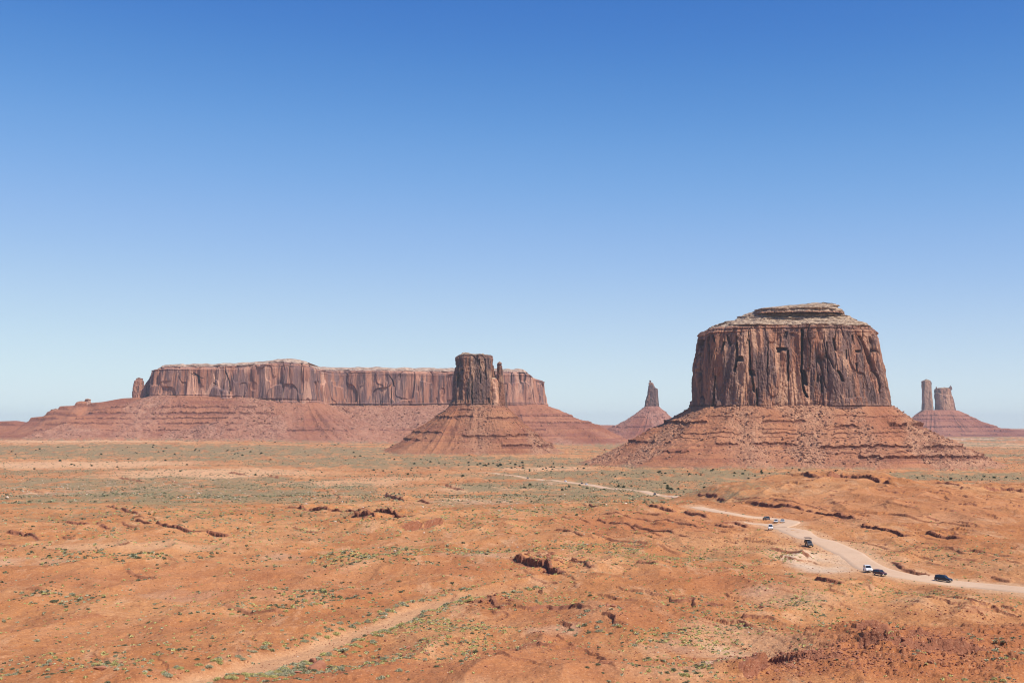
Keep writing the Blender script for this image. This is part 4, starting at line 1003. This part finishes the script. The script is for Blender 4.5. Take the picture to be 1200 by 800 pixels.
def make_car(name, label, cat, mat, L=4.8, W=1.92, H=1.78, kind="suv", rack=False, group=None):
    t = empty(name); tag(t, label, cat, group)
    h = L / 2; hw = W / 2; belt = H * .60; fl = .32
    if kind == "suv":
        prof = [(-h, fl + .1), (-h + .08, belt), (h * .42, belt + .02), (h * .92, belt - .14), (h, belt - .34), (h, fl), (-h + .1, fl - .02)]
        cab = [(-h + .10, belt), (-h + .28, H - .03), (-h + .6, H), (h * .10, H), (h * .22, H - .05), (h * .46, belt)]
        ws = ((h * .22, H - .06), (h * .455, belt + .03)); rs = ((-h + .27, H - .1), (-h + .12, belt + .05)); sx = (-h + .34, h * .36, h * .16)
    elif kind == "sedan":
        prof = [(-h, fl + .1), (-h + .05, belt - .02), (-h * .6, belt), (h * .40, belt), (h * .93, belt - .18), (h, belt - .36), (h, fl), (-h + .1, fl - .02)]
        cab = [(-h * .66, belt - .01), (-h * .34, H - .03), (-h * .1, H), (h * .05, H - .02), (h * .12, H - .05), (h * .44, belt - .01)]
        ws = ((h * .12, H - .07), (h * .43, belt + .02)); rs = ((-h * .35, H - .08), (-h * .64, belt + .02)); sx = (-h * .5, h * .33, h * .10)
    else:   # van
        prof = [(-h, fl + .1), (-h + .03, belt), (h * .70, belt), (h * .97, belt - .2), (h, belt - .4), (h, fl), (-h + .1, fl - .02)]
        cab = [(-h + .03, belt), (-h + .08, H - .04), (-h + .3, H), (h * .38, H), (h * .48, H - .06), (h * .74, belt)]
        ws = ((h * .48, H - .08), (h * .735, belt + .03)); rs = ((-h + .08, H - .15), (-h + .04, belt + .08)); sx = (-h + .2, h * .64, h * .42)
    bm = bmesh.new(); prism(bm, prof, hw, hw * .97, .05); bm_obj("body", bm, mat, t)
    tw = hw * .80
    bm = bmesh.new(); prism(bm, cab, hw * .95, tw, .03); bm_obj("cabin", bm, mat, t)
    def sidew(z): return hw * .95 + (tw - hw * .95) * (z - belt) / (H - belt)
    g = .006
    zt, zb_ = H - .14, belt + .06
    for sgn in (-1, 1):
        xs = np.linspace(sx[0], sx[1], 3); top = [sx[0] + .1, (sx[0] + sx[2]) / 2 + .05, sx[2]]
        for i in range(2):
            bm = bmesh.new(); a, b = xs[i] + .04, xs[i + 1] - .04; c, d = top[i] + .04, top[i + 1] - .04
            q = [(a, sgn * (sidew(zb_) + g), zb_), (b, sgn * (sidew(zb_) + g), zb_), (d, sgn * (sidew(zt) + g), zt), (c, sgn * (sidew(zt) + g), zt)]
            quad(bm, q if sgn < 0 else q[::-1]); bm_obj("side_window", bm, M_GLASS, t)
    for nm, (tp, bt), sg in (("windscreen", ws, 1), ("rear_window", rs, -1)):
        bm = bmesh.new(); o_ = g * 2 * sg
        y1, y2 = sidew(tp[1]) - .07, sidew(bt[1]) - .07
        q = [(bt[0] + o_, -y2, bt[1] + g), (bt[0] + o_, y2, bt[1] + g), (tp[0] + o_, y1, tp[1] + g), (tp[0] + o_, -y1, tp[1] + g)]
        quad(bm, q if sg > 0 else q[::-1], .015); bm_obj(nm, bm, M_GLASS, t)
    for sgn in (-1, 1):
        bm = bmesh.new(); box(bm, h - .10, h + .012, sgn * hw * .86 - .17, sgn * hw * .86 + .12, belt - .48, belt - .32); bm_obj("headlight", bm, M_LAMP, t)
        bm = bmesh.new(); box(bm, -h - .012, -h + .1, sgn * hw * .88 - .1, sgn * hw * .88 + .07, belt - .35, belt - .08); bm_obj("tail_light", bm, M_TAIL, t)
        bm = bmesh.new(); box(bm, sx[1] - .12, sx[1] + .06, sgn * (hw + .1) - .08, sgn * (hw + .1) + .08, belt + .02, belt + .17); bm_obj("mirror", bm, M_BLK, t)
    bm = bmesh.new(); box(bm, h - .04, h + .05, -hw * .9, hw * .9, fl - .02, fl + .16); bm_obj("bumper", bm, M_BLK, t)
    bm = bmesh.new(); box(bm, h - .05, h + .014, -hw * .55, hw * .55, belt - .50, belt - .30); bm_obj("grille", bm, M_BLK, t)
    r = .37 if kind != "sedan" else .33
    for x in (-h * .60, h * .62):
        for y in (-1, 1): wheel(t, x, y * (hw - .10), r, .24)
    if rack:
        bm = bmesh.new()
        for y in (-tw * .85, tw * .85): box(bm, -h * .7, h * .05, y - .02, y + .02, H + .03, H + .07)
        for x in (-h * .6, -h * .3, 0): box(bm, x - .02, x + .02, -tw * .85, tw * .85, H - .005, H + .05)
        bm_obj("roof_rack", bm, M_BLK, t)
    return t

def make_tour_truck(label):
    t = empty("tour_truck"); tag(t, label, "tour truck")
    m = paint("charcoal_paint", (.05, .045, .05))
    bm = bmesh.new(); prism(bm, [(1.2, .55), (1.2, 1.30), (2.0, 1.28), (3.05, 1.12), (3.15, .95), (3.15, .5)], .98, .93, .05); bm_obj("bonnet", bm, m, t)
    bm = bmesh.new(); prism(bm, [(-.35, .55), (-.35, 1.95), (-.2, 2.02), (.75, 2.02), (.9, 1.97), (1.45, 1.3), (1.45, .55)], .98, .84, .04); bm_obj("cab", bm, m, t)
    bm = bmesh.new(); quad(bm, [(1.40, -.80, 1.36), (1.40, .80, 1.36), (.93, .74, 1.93), (.93, -.74, 1.93)], .02); bm_obj("windscreen", bm, M_GLASS, t)
    for s in (-1, 1):
        bm = bmesh.new(); q = [(-.1, s * .945, 1.35), (1.15, s * .945, 1.35), (.78, s * .885, 1.88), (-.1, s * .885, 1.88)]; quad(bm, q if s < 0 else q[::-1]); bm_obj("side_window", bm, M_GLASS, t)
        bm = bmesh.new(); box(bm, 3.05, 3.17, s * .72 - .14, s * .72 + .14, .85, 1.02); bm_obj("headlight", bm, M_LAMP, t)
    bm = bmesh.new(); box(bm, 3.1, 3.24, -.95, .95, .48, .68); bm_obj("bumper", bm, M_STEEL, t)
    bm = bmesh.new(); box(bm, 3.1, 3.165, -.5, .5, .78, 1.04); bm_obj("grille", bm, M_BLK, t)
    bm = bmesh.new(); box(bm, -3.3, -.4, -1.12, 1.12, 1.0, 1.14); box(bm, -3.3, -.4, -1.12, -1.06, 1.14, 1.75); box(bm, -3.3, -.4, 1.06, 1.12, 1.14, 1.75); box(bm, -3.3, -3.24, -1.06, 1.06, 1.14, 1.75)
    bm_obj("passenger_bed", bm, m, t)
    bm = bmesh.new(); box(bm, -3.2, 2.9, -.42, .42, .55, .75); bm_obj("chassis", bm, M_STEEL, t)
    for k in range(3):
        x = -2.9 + k * .95
        bm = bmesh.new(); box(bm, x, x + .45, -1.0, 1.0, 1.62, 1.72); box(bm, x - .08, x, -1.0, 1.0, 1.65, 2.15); box(bm, x + .1, x + .3, -.95, .95, 1.14, 1.62); bm_obj("bench", bm, M_SEAT, t)
    for x in (-3.25, -1.85, -.45):
        for s in (-1, 1): bm = bmesh.new(); box(bm, x - .03, x + .03, s * 1.09 - .03, s * 1.09 + .03, 1.75, 2.95); bm_obj("canopy_post", bm, M_STEEL, t)
    bm = bmesh.new(); prism(bm, [(-3.45, 2.95), (-3.4, 3.05), (-.3, 3.08), (.05, 2.99), (.05, 2.95)], 1.2, 1.12, .02); bm_obj("canopy", bm, mat_flat("canopy_canvas", (.11, .08, .07), .9), t)
    for x in (-2.3, 2.2):
        for y in (-.9, .9): wheel(t, x, y, .45, .3)
    return t

def place(t, px, py, road, off=0.0, face=1, turn=0.0):
    """stand a vehicle on the road near a spot; it drives along the road (face=1: towards the viewpoint)"""
    p = on_ground(px, py)
    i = int(np.argmin(np.linalg.norm(road - p, axis=1))); i = min(max(i, 1), len(road) - 2)
    d = road[i + 1] - road[i - 1]; d /= np.linalg.norm(d)
    if (d[1] < 0) != (face > 0): d = -d
    q = road[i] + np.array([-d[1], d[0]]) * off if off is not None else p
    z = surf1(*q) + .22; e = 1.8
    sl = (surf1(*(q + d * e)) - surf1(*(q - d * e))) / (2 * e)
    t.location = (q[0], q[1], z); t.rotation_euler = (0, -math.atan(sl) * .8, math.atan2(d[1], d[0]) + turn)
    bpy.context.view_layer.update()

P_WHITE = paint("white_paint", (.80, .80, .80)); P_NAVY = paint("black_paint", (.018, .022, .032)); P_RED = paint("maroon_paint", (.085, .03, .03)); P_SILVER = paint("silver_paint", (.55, .56, .58), .3)
P_GREY = paint("grey_paint", (.06, .06, .07))
place(make_car("parked_car", "glossy black SUV nearest the right edge, driving down the pale dirt road", "car", P_NAVY, 5.0, 1.95, 1.82, rack=True), 1098, 682, ROAD_A, 0)
place(make_car("sport_utility_vehicle", "white SUV followed closely by a dark red car at the wide dusty bend", "car", P_WHITE, 4.9, 2.0, 1.95, rack=False), 1017, 670, ROAD_A, None, turn=-.15)
place(make_car("hatchback_car", "dark red car right beside the white SUV at the wide dusty bend", "car", P_RED, 4.4, 1.85, 1.6), 1031, 674.5, ROAD_A, None, turn=.15)
place(make_tour_truck("dark open tour truck with benches under a canopy, alone on the bending dirt road"), 948, 640, ROAD_A, None)
place(make_car("passenger_van", "white van in the middle of the road junction, below the dark SUV", "van", P_WHITE, 5.2, 2.0, 2.2, kind="van"), 903, 620.5, ROAD_A, None, turn=-.2)
place(make_car("sport_utility_vehicle", "dark grey SUV on the upper road branch, first of the cars above the white van", "car", P_GREY, 5.1, 2.0, 1.85), 898, 611.5, ROAD_B, None, -1, turn=.2)
place(make_car("sedan_car", "small silver car between the dark grey SUV and another silver car", "car", P_SILVER, 4.5, 1.8, 1.45, kind="sedan"), 909.5, 613, ROAD_B, None)
place(make_car("sedan_car", "small silver car rightmost on the upper road branch, at the dusty turn", "car", P_SILVER, 4.5, 1.8, 1.45, kind="sedan"), 917, 612.5, ROAD_B, None)
place(make_car("sport_utility_vehicle", "black car alone on the pale straight road beyond the red ridge", "car", P_NAVY, 5.0, 2.0, 1.85), 770, 580, ROAD_C, 0)
place(make_car("sport_utility_vehicle", "dark car alone on the farthest pale stretch of road, in front of the junipers", "car", P_GREY, 5.0, 2.0, 1.9), 619, 561, ROAD_C, 0)
place(make_car("passenger_van", "tiny white van on the far road between two groups of cars", "van", P_WHITE, 5.2, 2.0, 2.1, kind="van"), 645, 564.5, ROAD_C, 0)
place(make_car("sedan_car", "tiny white car just left of the maroon car on the far road", "car", P_WHITE, 4.6, 1.9, 1.5, kind="sedan"), 661, 567, ROAD_C, 0)
place(make_car("sport_utility_vehicle", "tiny maroon car on the far road, between two white vehicles", "car", P_RED, 5.0, 2.0, 1.9), 665.5, 567.5, ROAD_C, 0)
place(make_car("sport_utility_vehicle", "tiny white SUV just right of the maroon car on the far road", "car", P_WHITE, 5.0, 2.0, 1.9), 679, 568.5, ROAD_C, 0)

# ------------------------------------------------------------------ plants
def leafy(n, seed, leaf=.16, flat=.7, top=.0):
    """a bush of small leaf-clump faces through a dome"""
    r = np.random.default_rng(seed); V = []; F = []
    lob = r.normal(size=(4, 3)) * [.35, .35, .12]
    for i in range(n):
        a = r.random() * 6.283; e = math.asin(r.random() ** .8); q = r.uniform(.55, 1.0) if r.random() < .8 else r.uniform(.1, .6)
        c = np.array([math.cos(a) * math.cos(e), math.sin(a) * math.cos(e), math.sin(e) * flat]) * q + lob[i % 4] * .5; c[2] = max(.03, c[2])
        u = r.normal(size=3); u /= np.linalg.norm(u); w = np.cross(u, r.normal(size=3)); w /= np.linalg.norm(w); s = leaf * r.uniform(.6, 1.5)
        b = len(V); V += [c + u * s, c - u * s * .5 + w * s * .8, c - u * s * .5 - w * s * .8]; F.append((b, b + 1, b + 2))
    return np.array(V), np.array(F)
def leaf_mat(name, a, b):
    s = NT(name); s.color(s.mix(s.t.nodes.new("ShaderNodeNewGeometry").outputs["Random Per Island"], a, b))
    return s.m
SP = {"sage": leaf_mat("sage_leaf", (.26, .25, .14), (.50, .47, .30)), "rabbit": leaf_mat("yellow_brush_leaf", (.37, .33, .12), (.60, .53, .22)),
      "dark": leaf_mat("dark_brush_leaf", (.10, .10, .055), (.22, .215, .12))}
M_WOOD = mat_flat("grey_wood", (.13, .10, .08), .9)
LOW = [leafy(26, s, .42) for s in range(6)]
HI = {}
for sp in SP:
    for v in range(3):
        V, F = leafy(340, v + 10 * len(sp), .13)
        me = bpy.data.meshes.new("foliage"); me.from_pydata([tuple(p) for p in V], [], [tuple(f) for f in F.tolist()]); me.materials.append(SP[sp])
        bm = bmesh.new()
        for k in range(6):
            a = k * 1.05 + v; bmesh.ops.create_cone(bm, cap_ends=True, segments=5, radius1=.05, radius2=.02, depth=.6,
                matrix=Matrix.Translation((math.cos(a) * .14, math.sin(a) * .14, .2)) @ Matrix.Rotation(a, 4, 'Z') @ Matrix.Rotation(.6, 4, 'Y'))
        st = bpy.data.meshes.new("stems"); bm.to_mesh(st); bm.free(); st.materials.append(M_WOOD)
        HI[sp, v] = (me, st)

# (px, py, rx, ry, number, share of yellow brush, share of dark brush, size)
CL = [(960, 722, 32, 36, 420, .7, .1, .55), (1050, 694, 75, 9, 360, .75, .1, .5), (1150, 702, 60, 14, 200, .5, .15, .5), (845, 725, 60, 24, 420, .6, .12, .5), (825, 752, 45, 14, 200, .6, .1, .5), (905, 740, 25, 25, 120, .5, .1, .5),
      (600, 702, 90, 10, 520, .65, .12, .5), (490, 742, 75, 16, 420, .6, .15, .55), (545, 745, 50, 14, 220, .6, .1, .5), (700, 729, 26, 6, 60, .1, .2, .8), (440, 775, 70, 9, 160, .3, .25, .65), (300, 790, 45, 8, 110, .3, .1, .9),
      (350, 778, 45, 7, 130, .15, .1, .8), (60, 782, 60, 12, 90, .25, .3, .7), (170, 772, 45, 12, 80, .3, .3, .7), (50, 702, 50, 5, 90, .1, .5, .9), (385, 699, 45, 5, 160, .3, .35, .8), (320, 712, 60, 4, 90, .4, .2, .8), (430, 655, 60, 6, 300, .4, .3, .8),
      (520, 645, 90, 6, 500, .5, .2, .7), (650, 643, 70, 5, 300, .5, .15, .7), (790, 655, 90, 8, 700, .75, .08, .6), (650, 668, 60, 8, 260, .5, .15, .6), (775, 752, 40, 12, 140, .6, .1, .55), (790, 788, 60, 8, 130, .5, .15, .6), (730, 640, 60, 6, 220, .5, .1, .6),
      (1185, 757, 20, 9, 40, .2, .2, .7), (1150, 792, 50, 5, 70, .5, .2, .7), (200, 652, 110, 4, 200, .2, .4, .9), (120, 652, 80, 4, 120, .2, .4, .9), (880, 650, 60, 8, 260, .6, .1, .6), (905, 672, 60, 10, 200, .6, .1, .55), (1110, 650, 90, 16, 420, .4, .1, .6),
      (720, 588, 75, 7, 900, .5, .15, .9), (640, 600, 60, 6, 420, .4, .15, .9), (540, 605, 120, 10, 700, .4, .2, .9), (250, 603, 140, 8, 700, .35, .25, 1.0), (420, 620, 140, 12, 700, .45, .2, .8), (150, 630, 180, 14, 500, .4, .25, .8), (400, 690, 300, 40, 500, .4, .25, .6),
      (600, 740, 600, 60, 700, .45, .25, .55), (200, 720, 220, 60, 500, .4, .3, .6), (1000, 625, 220, 30, 300, .4, .2, .6), (330, 576, 260, 12, 2600, .2, .4, 1.0), (120, 572, 240, 10, 2600, .1, .4, 1.1), (200, 596, 290, 22, 3800, .2, .4, .85), (450, 588, 160, 14, 1600, .25, .4, .85), (600, 585, 120, 7, 800, .3, .25, 1.0), (640, 622, 100, 8, 160, .4, .2, .7)]
PP = []; SS = []; KK = []
for (px, py, rx, ry, n, fy, fd, sz) in CL:
    n = int(n * 1.7)
    c, a, b, _ = patch(px, py, rx, ry)
    q = rng.normal(size=(n, 2)) * .7
    x = c[0] + q[:, 0] * a; y = c[1] + q[:, 1] * b
    nn = n2(x / 14, y / 14, 97) + .3 * n2(x / 5, y / 5, 98)
    ok = (nn > -.25) & (y > 215); x, y = x[ok], y[ok]
    u = rng.random(len(x)); k = np.where(u < fy, 1, np.where(u < fy + fd, 2, 0))
    PP.append(np.stack([x, y], 1)); SS.append(sz * .72 * (.45 + .85 * rng.random(len(x)) ** 2.2)); KK.append(k)
# brush lining the dry wash
i = rng.integers(2, len(WASH) - 2, 420); T_ = WASH[i + 1] - WASH[i - 1]; T_ /= np.linalg.norm(T_, axis=1)[:, None]; sd = np.where(rng.random(420) < .35, -1, 1)
PP.append(WASH[i] + np.stack([T_[:, 1], -T_[:, 0]], 1) * (sd * (4.2 + 5 * rng.random(420) ** 1.5))[:, None]); SS.append(.4 + .5 * rng.random(420) ** 2); KK.append(np.where(rng.random(420) < .45, 1, 0))
PP = np.vstack(PP); SS = np.concatenate(SS); KK = np.concatenate(KK)
rd = road_dist(PP[:, 0], PP[:, 1]); dw = np.abs(line_dist(PP[:, 0], PP[:, 1], WASH, 40)[0]); bw = np.hypot((PP[:, 0] - BOWL[0]) / 1.6, PP[:, 1] - BOWL[1])
ok = (rd > 1.5) & (dw > 3.0) & ((bw > 18) | (PP[:, 1] < BOWL[1] - 12)); PP, SS, KK = PP[ok], SS[ok], KK[ok]
zz_, rk_ = [a for a in (lambda r: (r[0], r[1]))(detail(PP[:, 0], PP[:, 1], h_base(PP[:, 0], PP[:, 1])))]
D_ = np.hypot(PP[:, 0], PP[:, 1]); pxs = 600 + PP[:, 0] * 1500 / PP[:, 1]; pys = 498 + (CAMZ - zz_) * 1500 / PP[:, 1]
vis = (pxs > 2) & (pxs < 1198) & (pys < 798)
score = np.where(vis, SS / D_, 0)
GRP = {0: ("sagebrush", "grey green sagebrush"), 1: ("yellow_brush", "yellow green rabbitbrush"), 2: ("dark_brush", "dark green low bush")}
def region(px, py):
    if py > 745 and px < 230: return "on the bare slope in the bottom left corner"
    if py > 735 and px < 620: return "beside the dry sandy wash at the bottom"
    if py > 735 and px < 860: return "on the sand left of the dark rocky mound"
    if py > 735: return "on or behind the dark rocky mound at bottom right"
    if px < 300: return "on the red slope at the left"
    if px < 700: return "along the upper part of the dry wash"
    return "on the flat below the dirt road"
for kind in (0, 1, 2):
    nm, desc = GRP[kind]; spn = ("sage", "rabbit", "dark")[kind]
    idx = np.nonzero((KK == kind))[0]; idx = idx[np.argsort(-score[idx])]
    top = idx[:130 if kind < 2 else 90]
    for i in top:
        x, y = PP[i]; z = zz_[i] - .04; me, st = HI[spn, int(rng.integers(0, 3))]
        r = region(pxs[i], pys[i])
        o = bpy.data.objects.new(nm, me); COL.objects.link(o); o.location = (x, y, z); o.rotation_euler = (0, 0, rng.random() * 6.28); s = SS[i] * 1.05; o.scale = (s, s, s * rng.uniform(.75, 1.1))
        tag(o, f"one {desc} {r}", "shrub", f"{desc} {r}")
        c = bpy.data.objects.new("stems", st); COL.objects.link(c); c.parent = o
    rest = idx[len(top):]
    P3 = np.stack([PP[rest, 0], PP[rest, 1], zz_[rest] - .03], 1)
    tag(scatter("scattered_" + nm, P3, SS[rest], LOW, SP[spn]), None, None, None, "stuff")

# low scrub over the far plain
n = 80000; fy_ = 900 * (4600 / 900) ** rng.random(n); fx_ = fy_ * rng.uniform(-.44, .44, n)
fz_, _rk = detail(fx_, fy_, h_base(fx_, fy_))[:2]
ww = .5 * f2(fx_ / 150, fy_ / 300, 3, 83) + 1.0 * f2(fx_ / 700, fy_ / 170, 4, 81) + .38
k = (rng.random(n) < np.clip(ww, .06, .9)) & (road_dist(fx_, fy_) > 3) & ~((fx_ > 110) & (fy_ < 1150))
S_ = (.5 + .9 * rng.random(n) ** 2) * (1 + .25 * (fy_ > 2500)); kd = rng.random(n) < .45
TINY = [leafy(12, 60 + q, .55) for q in range(4)]
for nm, sel, mt in (("plain_scrub", k & kd, SP["dark"]), ("plain_scrub", k & ~kd, SP["sage"])):
    tag(scatter(nm, np.stack([fx_, fy_, fz_], 1)[sel], S_[sel], TINY, mt), None, None, None, "stuff")

# junipers dotted over the far plain
JP = []
for (px, py, rx, ry, n) in [(300, 519, 160, 3, 26), (60, 516, 60, 3, 10), (220, 529, 230, 5, 44), (570, 545, 75, 4, 34), (450, 536, 130, 6, 14), (640, 549, 50, 4, 16), (120, 545, 120, 8, 12), (500, 556, 200, 6, 10),
                            (190, -1560, 90, 80, 12), (260, -2050, 160, 90, 18), (440, -2150, 150, 70, 14), (760, -1900, 150, 90, 20), (60, -1560, 60, 90, 8), (470, -2000, 200, 90, 8), (-60, -2300, 200, 90, 10)]:
    c, a, b, _ = patch(px, py, rx, ry); JP.append(np.stack([c[0] + rng.normal(size=n) * a * .6, c[1] + rng.normal(size=n) * b * .6], 1))
JP = np.vstack(JP); JZ = surf(JP[:, 0], JP[:, 1])
M_JUN = leaf_mat("juniper_leaf", (.025, .04, .018), (.07, .09, .04)); M_BARK = mat_flat("juniper_bark", (.12, .08, .06), .95)
JM = []
for v in range(5):
    parts = [leafy(420, 100 + v, .13, .95)]
    V, F = parts[0]; V = V * [1, .95, 1.15] + [0, 0, .25]
    V[:, :2] *= (1 + .25 * np.sin(V[:, 2:3] * 5 + v))
    me = bpy.data.meshes.new("crown"); me.from_pydata([tuple(p) for p in V], [], [tuple(f) for f in F.tolist()]); me.materials.append(M_JUN)
    bm = bmesh.new()
    bmesh.ops.create_cone(bm, cap_ends=True, segments=7, radius1=.13, radius2=.06, depth=.9, matrix=Matrix.Translation((0, 0, .4)))
    for k in range(4):
        bmesh.ops.create_cone(bm, cap_ends=True, segments=5, radius1=.06, radius2=.02, depth=.7, matrix=Matrix.Translation((math.cos(k * 1.6) * .2, math.sin(k * 1.6) * .2, .6)) @ Matrix.Rotation(k * 1.6, 4, 'Z') @ Matrix.Rotation(.7, 4, 'Y'))
    tk = bpy.data.meshes.new("trunk"); bm.to_mesh(tk); bm.free(); tk.materials.append(M_BARK); JM.append((me, tk))
for i, (x, y) in enumerate(JP):
    px = 600 + x * 1500 / y
    r = ("at the foot of the long mesa's red slopes" if y > 3400 else "on the far grey green plain at the left" if px < 440 else "on the plain before the two towered butte" if px < 690 else "on the plain between the red hill and the big block butte")
    s = rng.uniform(1.5, 2.7) * (1.0 if y < 2500 else 1.3)
    t = empty("juniper_tree", (x, y, JZ[i] - .1), rng.random() * 6.28); t.scale = (s, s, s)
    tag(t, f"one dark round juniper {r}", "juniper", f"junipers {r}")
    me, tk = JM[i % 5]
    for nm, m in (("crown", me), ("trunk", tk)):
        o = bpy.data.objects.new(nm, m); COL.objects.link(o); o.parent = t

# ------------------------------------------------------------------ loose rocks
M_BOULD = mat_rubble("boulder_stone", (.27, .105, .06), (.36, .16, .095))
def boulder(px, py, s, label, seed, sc=(1, 1, 1), mat=None, z=0):
    p = on_ground(px, py); V, F = boulder_mesh(3, seed, .9)
    V = V + .05 * np.stack([n3(V[:, 0] * 4, V[:, 1] * 4, V[:, 2] * 4, k + seed) for k in range(3)], 1)
    o = mesh_np("boulder", V * s * np.array(sc), F, mat or M_BOULD); o.location = (p[0], p[1], surf1(*p) + s * .25 * sc[2] + z); o.rotation_euler = (0, 0, seed * 1.3)
    return tag(o, label, "boulder")
boulder(371, 779, 2.3, "biggest red boulder in the foreground, beside the dry wash at the bottom", 3, (.9, 1, .85))
boulder(366, 771, 1.3, "smaller red rock leaning behind the biggest foreground boulder", 4, (1, .8, .9))
boulder(349, 783, .8, "low red rock in the brush just left of the biggest foreground boulder", 5, (1.3, 1, .7))
boulder(712, 713, .75, "leftmost pale rock of three on the bare red flat", 6, (1.4, 1, .8))
boulder(719, 712.5, .8, "middle rock of three on the bare red flat", 7, (1.2, 1, .9))
boulder(729, 712, .6, "rightmost small dark rock of three on the bare red flat", 8)
boulder(722, 703.5, .45, "single small dark stone behind the three rocks on the flat", 9)
boulder(117, 790, 1.0, "brown rock with a pale top in the bottom left brush", 10, (1.2, 1, .8))
boulder(70, 788, .8, "pale orange rock lying left in the bottom left brush", 11, (1.5, 1, .6))
boulder(59, 786, .5, "small rock next to a pale orange rock, bottom left", 12)
boulder(478, 758, .8, "dark red slab rock in the yellow brush below the wash", 13, (1.5, 1, .6))
boulder(500, 768, .7, "rounded rock in sagebrush below the wash", 14, (1.3, 1, .7))
boulder(108, 771, .5, "small pale rock on the bare slope at the lower left", 15, (1.3, 1, .7))
boulder(917, 768, 1.0, "knobbly red rock standing up left of the dark rocky mound", 16, (1, 1, 1.2))
boulder(709, 528, 5.5, "large lone boulder on the plain left of the block butte's scree", 17, (1, 1, .8), z=2)
M_PALE = mat_rubble("pale_stone", (.48, .34, .25), (.72, .60, .48))
for nm, mt, lst in (("pale_stones", M_PALE, [(130, 570, 200, 10, 700, .9), (330, 582, 220, 7, 500, .8), (560, 590, 140, 8, 260, .7), (120, 582, 100, 4, 60, 1.3), (540, 640, 200, 20, 60, .4), (600, 740, 600, 60, 120, .25)]),
                    ("red_stones", M_BOULD, [(600, 760, 620, 50, 9000, .16), (500, 700, 620, 60, 5000, .2), (900, 640, 320, 40, 3000, .3), (1050, 765, 190, 26, 2500, .2), (640, 662, 40, 9, 160, .6), (580, 708, 22, 7, 90, .5), (1060, 758, 90, 14, 500, .35), (935, 778, 60, 10, 400, .4), (1090, 735, 90, 10, 260, .35), (600, 720, 600, 80, 300, .3), (445, 603, 60, 5, 50, 1.0), (1000, 600, 200, 30, 200, .5), (500, 750, 90, 16, 120, .3), (1120, 720, 60, 8, 160, .35)])):
    Q = []; S_ = []
    for (px, py, rx, ry, n, sz) in lst:
        c, a, b, _ = patch(px, py, rx, ry); Q.append(np.stack([c[0] + rng.normal(size=n) * a * .6, c[1] + rng.normal(size=n) * b * .6], 1)); S_.append(sz * (.4 + rng.random(n) ** 2.5 * 1.2))
    Q = np.vstack(Q); S_ = np.concatenate(S_); ok = (Q[:, 1] > 215) & (road_dist(Q[:, 0], Q[:, 1]) > 1); Q = Q[ok]; S_ = S_[ok]
    tag(scatter(nm, np.column_stack([Q, surf(Q[:, 0], Q[:, 1]) + S_ * .15]), S_, BT, mt), None, None, None, "stuff")
